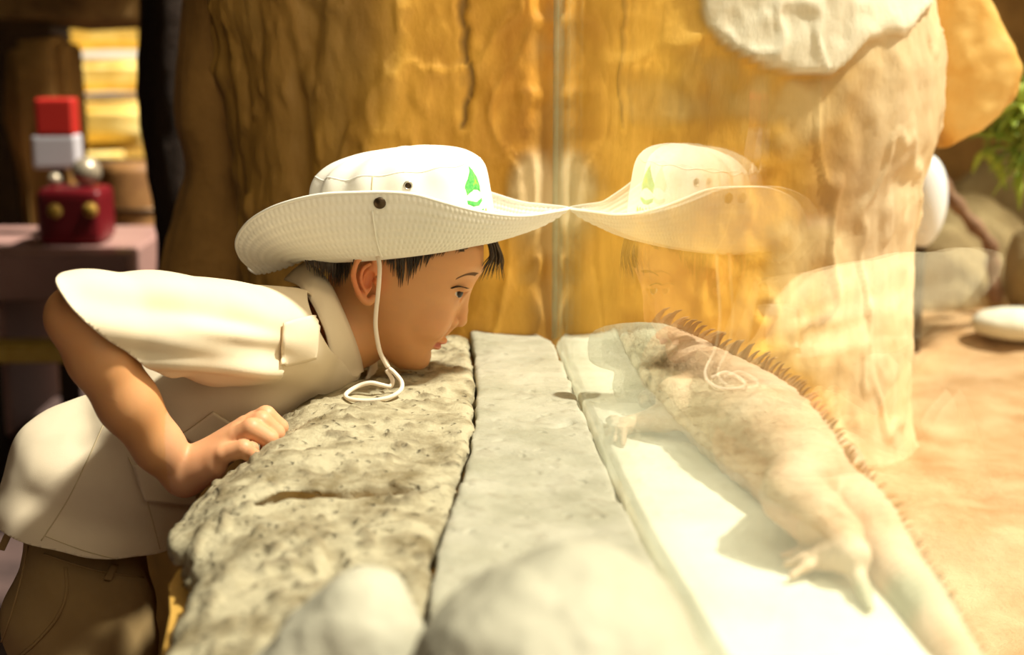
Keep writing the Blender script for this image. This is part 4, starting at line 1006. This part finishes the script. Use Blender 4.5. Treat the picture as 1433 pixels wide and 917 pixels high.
# ================================================================== ENCLOSURE BACKGROUND
boulder('boulder', [(P(1335, 385, 3.6), (.19, .15, .20)), (P(1310, 400, 3.5), (.12, .12, .15))], M['boulder'], 31, .03, .012, 'large tan boulder on the sand, right of the pillar foot')
boulder('boulder', [(P(1475, 385, 3.3), (.12, .11, .15))], M['boulder'], 37, .02, .012, 'tan boulder cut off by the right edge of the view')
boulder('boulder', [(P(1450, 330, 5.2), (.38, .2, .34))], M['boulder'], 39, .04, .02, 'big tan rock at the back wall, behind the other boulders')
boulder('stone', [(P(1425, 452, 3.0), (.10, .06, .035))], M['ledge'], 41, .006, .006, 'flat cream stone lying on the sand at the far right', 'stone')
br = tube(spline([P(1300, 225, 3.36), P(1322, 262, 3.34), P(1350, 300, 3.32), P(1384, 340, 3.3), (P(1390, 375, 3.3)), P(1394, 426, 3.28)], 5), [.016+.004*math.sin(i*1.7) for i in range(26)], mat('branch_bark', (.20, .10, .05), .8, (.32, .18, .10), 30), 'branch', None, 10)
tag(br, 'crooked brown branch leaning diagonally across the tan boulder', 'branch')
gl_ = empty('globe_lamp', P(1291, 500, 2.95)*np.array([1, 1, 0])+[0, 0, ZSAND])
bm = bmesh.new(); bmesh.ops.create_uvsphere(bm, u_segments=40, v_segments=28, radius=1); c_ = P(1293, 277, 2.95)
for v_ in bm.verts: q = v_.co.copy(); v_.co = Vector((c_[0]+q.x*.048, c_[1]+q.y*.048, c_[2]+q.z*.098*(1-.06*q.z)))
me = bpy.data.meshes.new('shade'); bm.to_mesh(me); bm.free(); me.materials.append(mat('white_shade', (.85, .88, .9), .4)); me.polygons.foreach_set('use_smooth', [True]*len(me.polygons)); o = bpy.data.objects.new('shade', me); C.objects.link(o); adopt(o, gl_)
o = tube([(c_[0], c_[1], ZSAND-.02), (c_[0], c_[1], c_[2]-.08)], .010, M['snap'], 'stand', None, 10); adopt(o, gl_)
tag(gl_, 'white oval globe on a thin stand, half hidden behind the amber pillar', 'lamp')
# leafy plant
pl = empty('leafy_plant', P(1440, 440, 3.2)*np.array([1, 1, 0])+[0, 0, ZSAND]); base_ = np.array(pl.location); top = P(1425, 170, 3.0)
st = tube(spline([base_-[0, 0, .03], (base_+top)/2+[.04, 0, 0], top], 6), .012, mat('stem_green', (.20, .24, .05), .6), 'stem', None, 8); adopt(st, pl)
lm_ = mat('leaf', (.12, .22, .02), .5, (.42, .50, .06), 12); lf_ = Merge(); rr = random.Random(4)
def leaf(p, dr, L_, w_):
    dr = Vector(dr).normalized(); sd_ = dr.cross(Vector((rr.uniform(-.3, .3), .5, 1))).normalized(); nn = sd_.cross(dr); vs_, fs = [], []
    for i in range(7):
        t = i/6; c0 = Vector(p)+dr*L_*t-Vector((0, 0, 1))*L_*.45*t*t; ww = w_*math.sin(PI*min(1, t*.92+.06))
        vs_ += [c0-sd_*ww+nn*ww*.25, c0, c0+sd_*ww+nn*ww*.25]
        if i: a = (i-1)*3; fs += [(a, a+1, a+4, a+3), (a+1, a+2, a+5, a+4)]
    return vs_, fs
stg = Merge()
for k in range(9):
    e = P(rr.uniform(1352, 1470), rr.uniform(95, 225), rr.uniform(2.9, 3.15)); s0_ = top+np.array([0, 0, rr.uniform(-.12, .08)]); twig = spline([s0_, (s0_+e)/2+[0, 0, .03], e], 5)
    tw_ = tube(twig, .003, lm_, 'twig', None, 6); adopt(tw_, pl)
    for q in twig[2:]:
        for r2 in range(3): lf_.add(leaf(q, (rr.uniform(-1, 1), rr.uniform(-.6, .6), rr.uniform(-.5, .8)), rr.uniform(.05, .09), rr.uniform(.008, .013)))
lo_ = lf_.build('leaves', lm_); md = lo_.modifiers.new('thick', 'SOLIDIFY'); md.thickness = .0012; adopt(lo_, pl); lo_['kind'] = 'stuff'
tag(pl, 'yellow-green leafy plant at the right edge, above the boulders', 'plant')

# ================================================================== CAVE BACKGROUND, LEFT
bt_ = wall_piece(-2.15, -1.0, 4.7, 5.3, 1.26, 1.75, 'rock_arch', mat('arch_rock', (.10, .055, .015), .8, (.28, .17, .05), 6, bump=.5, bscale=14), 3, .05); tag(bt_, 'brown rock arch spanning the top left of the cave', 'rock arch')
po = wall_piece(-1.52, -1.33, 4.75, 5.05, 0, 1.20, 'rock_post', M['brown'], 6, .03); tag(po, 'slim brown rock post left of the bright opening', 'rock post')
yw = mat('sunlit_rock', (.75, .50, .10), .8, (.95, .78, .30), 8, bump=.4, bscale=18)
for k, (x0, x1, z0, z1) in enumerate([(-2.9, -1.9, .02, .56), (-2.75, -1.85, .60, .83), (-2.95, -1.9, .88, 1.07), (-2.8, -1.8, 1.12, 1.32), (-2.9, -1.9, 1.37, 1.9)]):
    o = wall_piece(x0, x1, 8.0+.30*k, 9.6, z0, z1, 'rock_block', yw, 20+k, .02)
    tag(o, ['lowest sunlit yellow rock block seen through the cave opening', 'yellow rock block second from the ground outside the cave opening', 'middle yellow rock block outside the cave opening', 'yellow rock block under the top one outside the opening', 'topmost yellow rock block outside the cave opening'][k], 'rock', 'sunlit rocks outside the cave')
pinkm = mat('pink_laminate', (.36, .20, .17), .45, (.42, .25, .21), 5)
ct_ = empty('counter', (-1.6, 4.1, 0))
for a in [((-2.6, -.93, 3.85, 4.45, .50, .63), 'countertop', pinkm), ((-2.58, -1.30, 3.92, 4.40, .10, .50), 'cabinet', pinkm), ((-1.06, -.98, 3.92, 4.38, 0, .50), 'side_panel', M['dark'])]:
    o = box(*a[0], a[1], a[2], None, .012); adopt(o, ct_)
tag(ct_, 'dusty pink counter with rounded edge in the dark cave', 'counter')
yb = box(-1.33, -1.04, 3.70, 3.80, .36, .41, 'bench_plank', mat('yellow_plank', (.45, .30, .04), .5, (.55, .38, .07), 20), None, .01)
bn = empty('bench', (-1.18, 3.75, 0)); adopt(yb, bn)
yb.location
for x_ in (-1.29, -1.08): o = box(x_-.02, x_+.02, 3.72, 3.78, 0, .37, 'leg', M['dark'], None, .004); adopt(o, bn)
tag(bn, 'low yellow plank bench in front of the pink counter', 'bench')
sb = empty('notice_stand', (-1.33, 4.25, .63)); xx = P(80, 185, 4.25)[0]
for nm, (v0_, v1_), (u0_, u1_), m_ in [('red_panel', (137, 190), (54, 104), mat('red_paint', (.55, .03, .02), .4)), ('white_panel', (188, 236), (50, 109), mat('white_paint', (.62, .60, .62), .4))]:
    a, b = P(u0_, v1_, 4.25), P(u1_, v0_, 4.25); o = box(a[0], b[0], 4.22, 4.30, a[2], b[2], nm, m_, None, .012); adopt(o, sb)
p_ = P(80, 236, 4.25); o = box(p_[0]-.018, p_[0]+.018, 4.24, 4.28, .63, p_[2]+.02, 'post', M['snap'], None, .004); adopt(o, sb)
o = box(p_[0]-.07, p_[0]+.07, 4.19, 4.33, .63, .645, 'base', M['snap'], None, .004); adopt(o, sb)
sb['label'] = 'red panel above a white panel on a post, standing on the counter'; sb['category'] = 'stand'
a, b = P(58, 325, 4.05), P(146, 262, 4.05); mc = empty('red_machine', ((a[0]+b[0])/2, 4.08, .63))
o = box(a[0], b[0], 4.0, 4.17, 631e-3, b[2], 'housing', mat('dark_red_paint', (.16, .008, .012), .35), None, .03); adopt(o, mc)
for (u_, v_) in ((76, 296), (126, 294)):
    c_ = P(u_, v_, 3.995); o = disc(c_, (0, -1, 0), .022, .014, mat('gold_disc', (.65, .40, .07), .3, metal=.3), 'gold_light_disc', None); adopt(o, mc)  # round gold lights, put in as gold-coloured discs that do not glow
tag(mc, 'dark red rounded box with two gold discs for its lights, standing on the counter', 'machine')
for (u_, v_, r_, lb) in ((78, 272, .019, 'small pale ball on top of the red machine, left one'), (122, 256, .042, 'larger dull silver ball on top of the red machine')):
    bm = bmesh.new(); bmesh.ops.create_uvsphere(bm, u_segments=24, v_segments=16, radius=r_); me = bpy.data.meshes.new('ball'); bm.to_mesh(me); bm.free(); me.materials.append(mat('dull_silver', (.45, .38, .26), .35, metal=.4))
    me.polygons.foreach_set('use_smooth', [True]*len(me.polygons)); o = bpy.data.objects.new('ball', me); C.objects.link(o); zt = P(u_, 262, 4.05)[2]; o.location = (P(u_, v_, 4.08)[0], 4.08, zt+r_*.97); tag(o, lb, 'ball')
# barrel
c_ = P(192, 330, 5.4); brl = empty('barrel', (c_[0], 5.4, 0)); pf = [(.13, 0), (.15, .15), (.163, .35), (.16, .55), (.14, .74)]; q = spline([np.array(a) for a in pf], 5); bm = bmesh.new(); vs_, fs = [], []
for r_, z_ in q:
    for k in range(32): vs_.append((c_[0]+r_*math.cos(2*PI*k/32), 5.4+r_*math.sin(2*PI*k/32), z_))
for i in range(len(q)-1):
    for k in range(32): fs.append((i*32+k, i*32+(k+1) % 32, (i+1)*32+(k+1) % 32, (i+1)*32+k))
fs += [tuple(range(32))[::-1], tuple((len(q)-1)*32+k for k in range(32))]
bm.free(); o = mesh_obj('staves', vs_, fs, mat('barrel_wood', (.22, .10, .03), .6, (.34, .17, .05), 20)); adopt(o, brl)
for z_ in (.12, .58): o = tube([(c_[0]+.163*math.cos(t), 5.4+.163*math.sin(t), z_) for t in np.linspace(0, 2*PI, 32, endpoint=False)], .008, M['snap'], 'hoop', None, 6, True); adopt(o, brl)
tag(brl, 'brown wooden barrel standing below the bright cave opening', 'barrel')
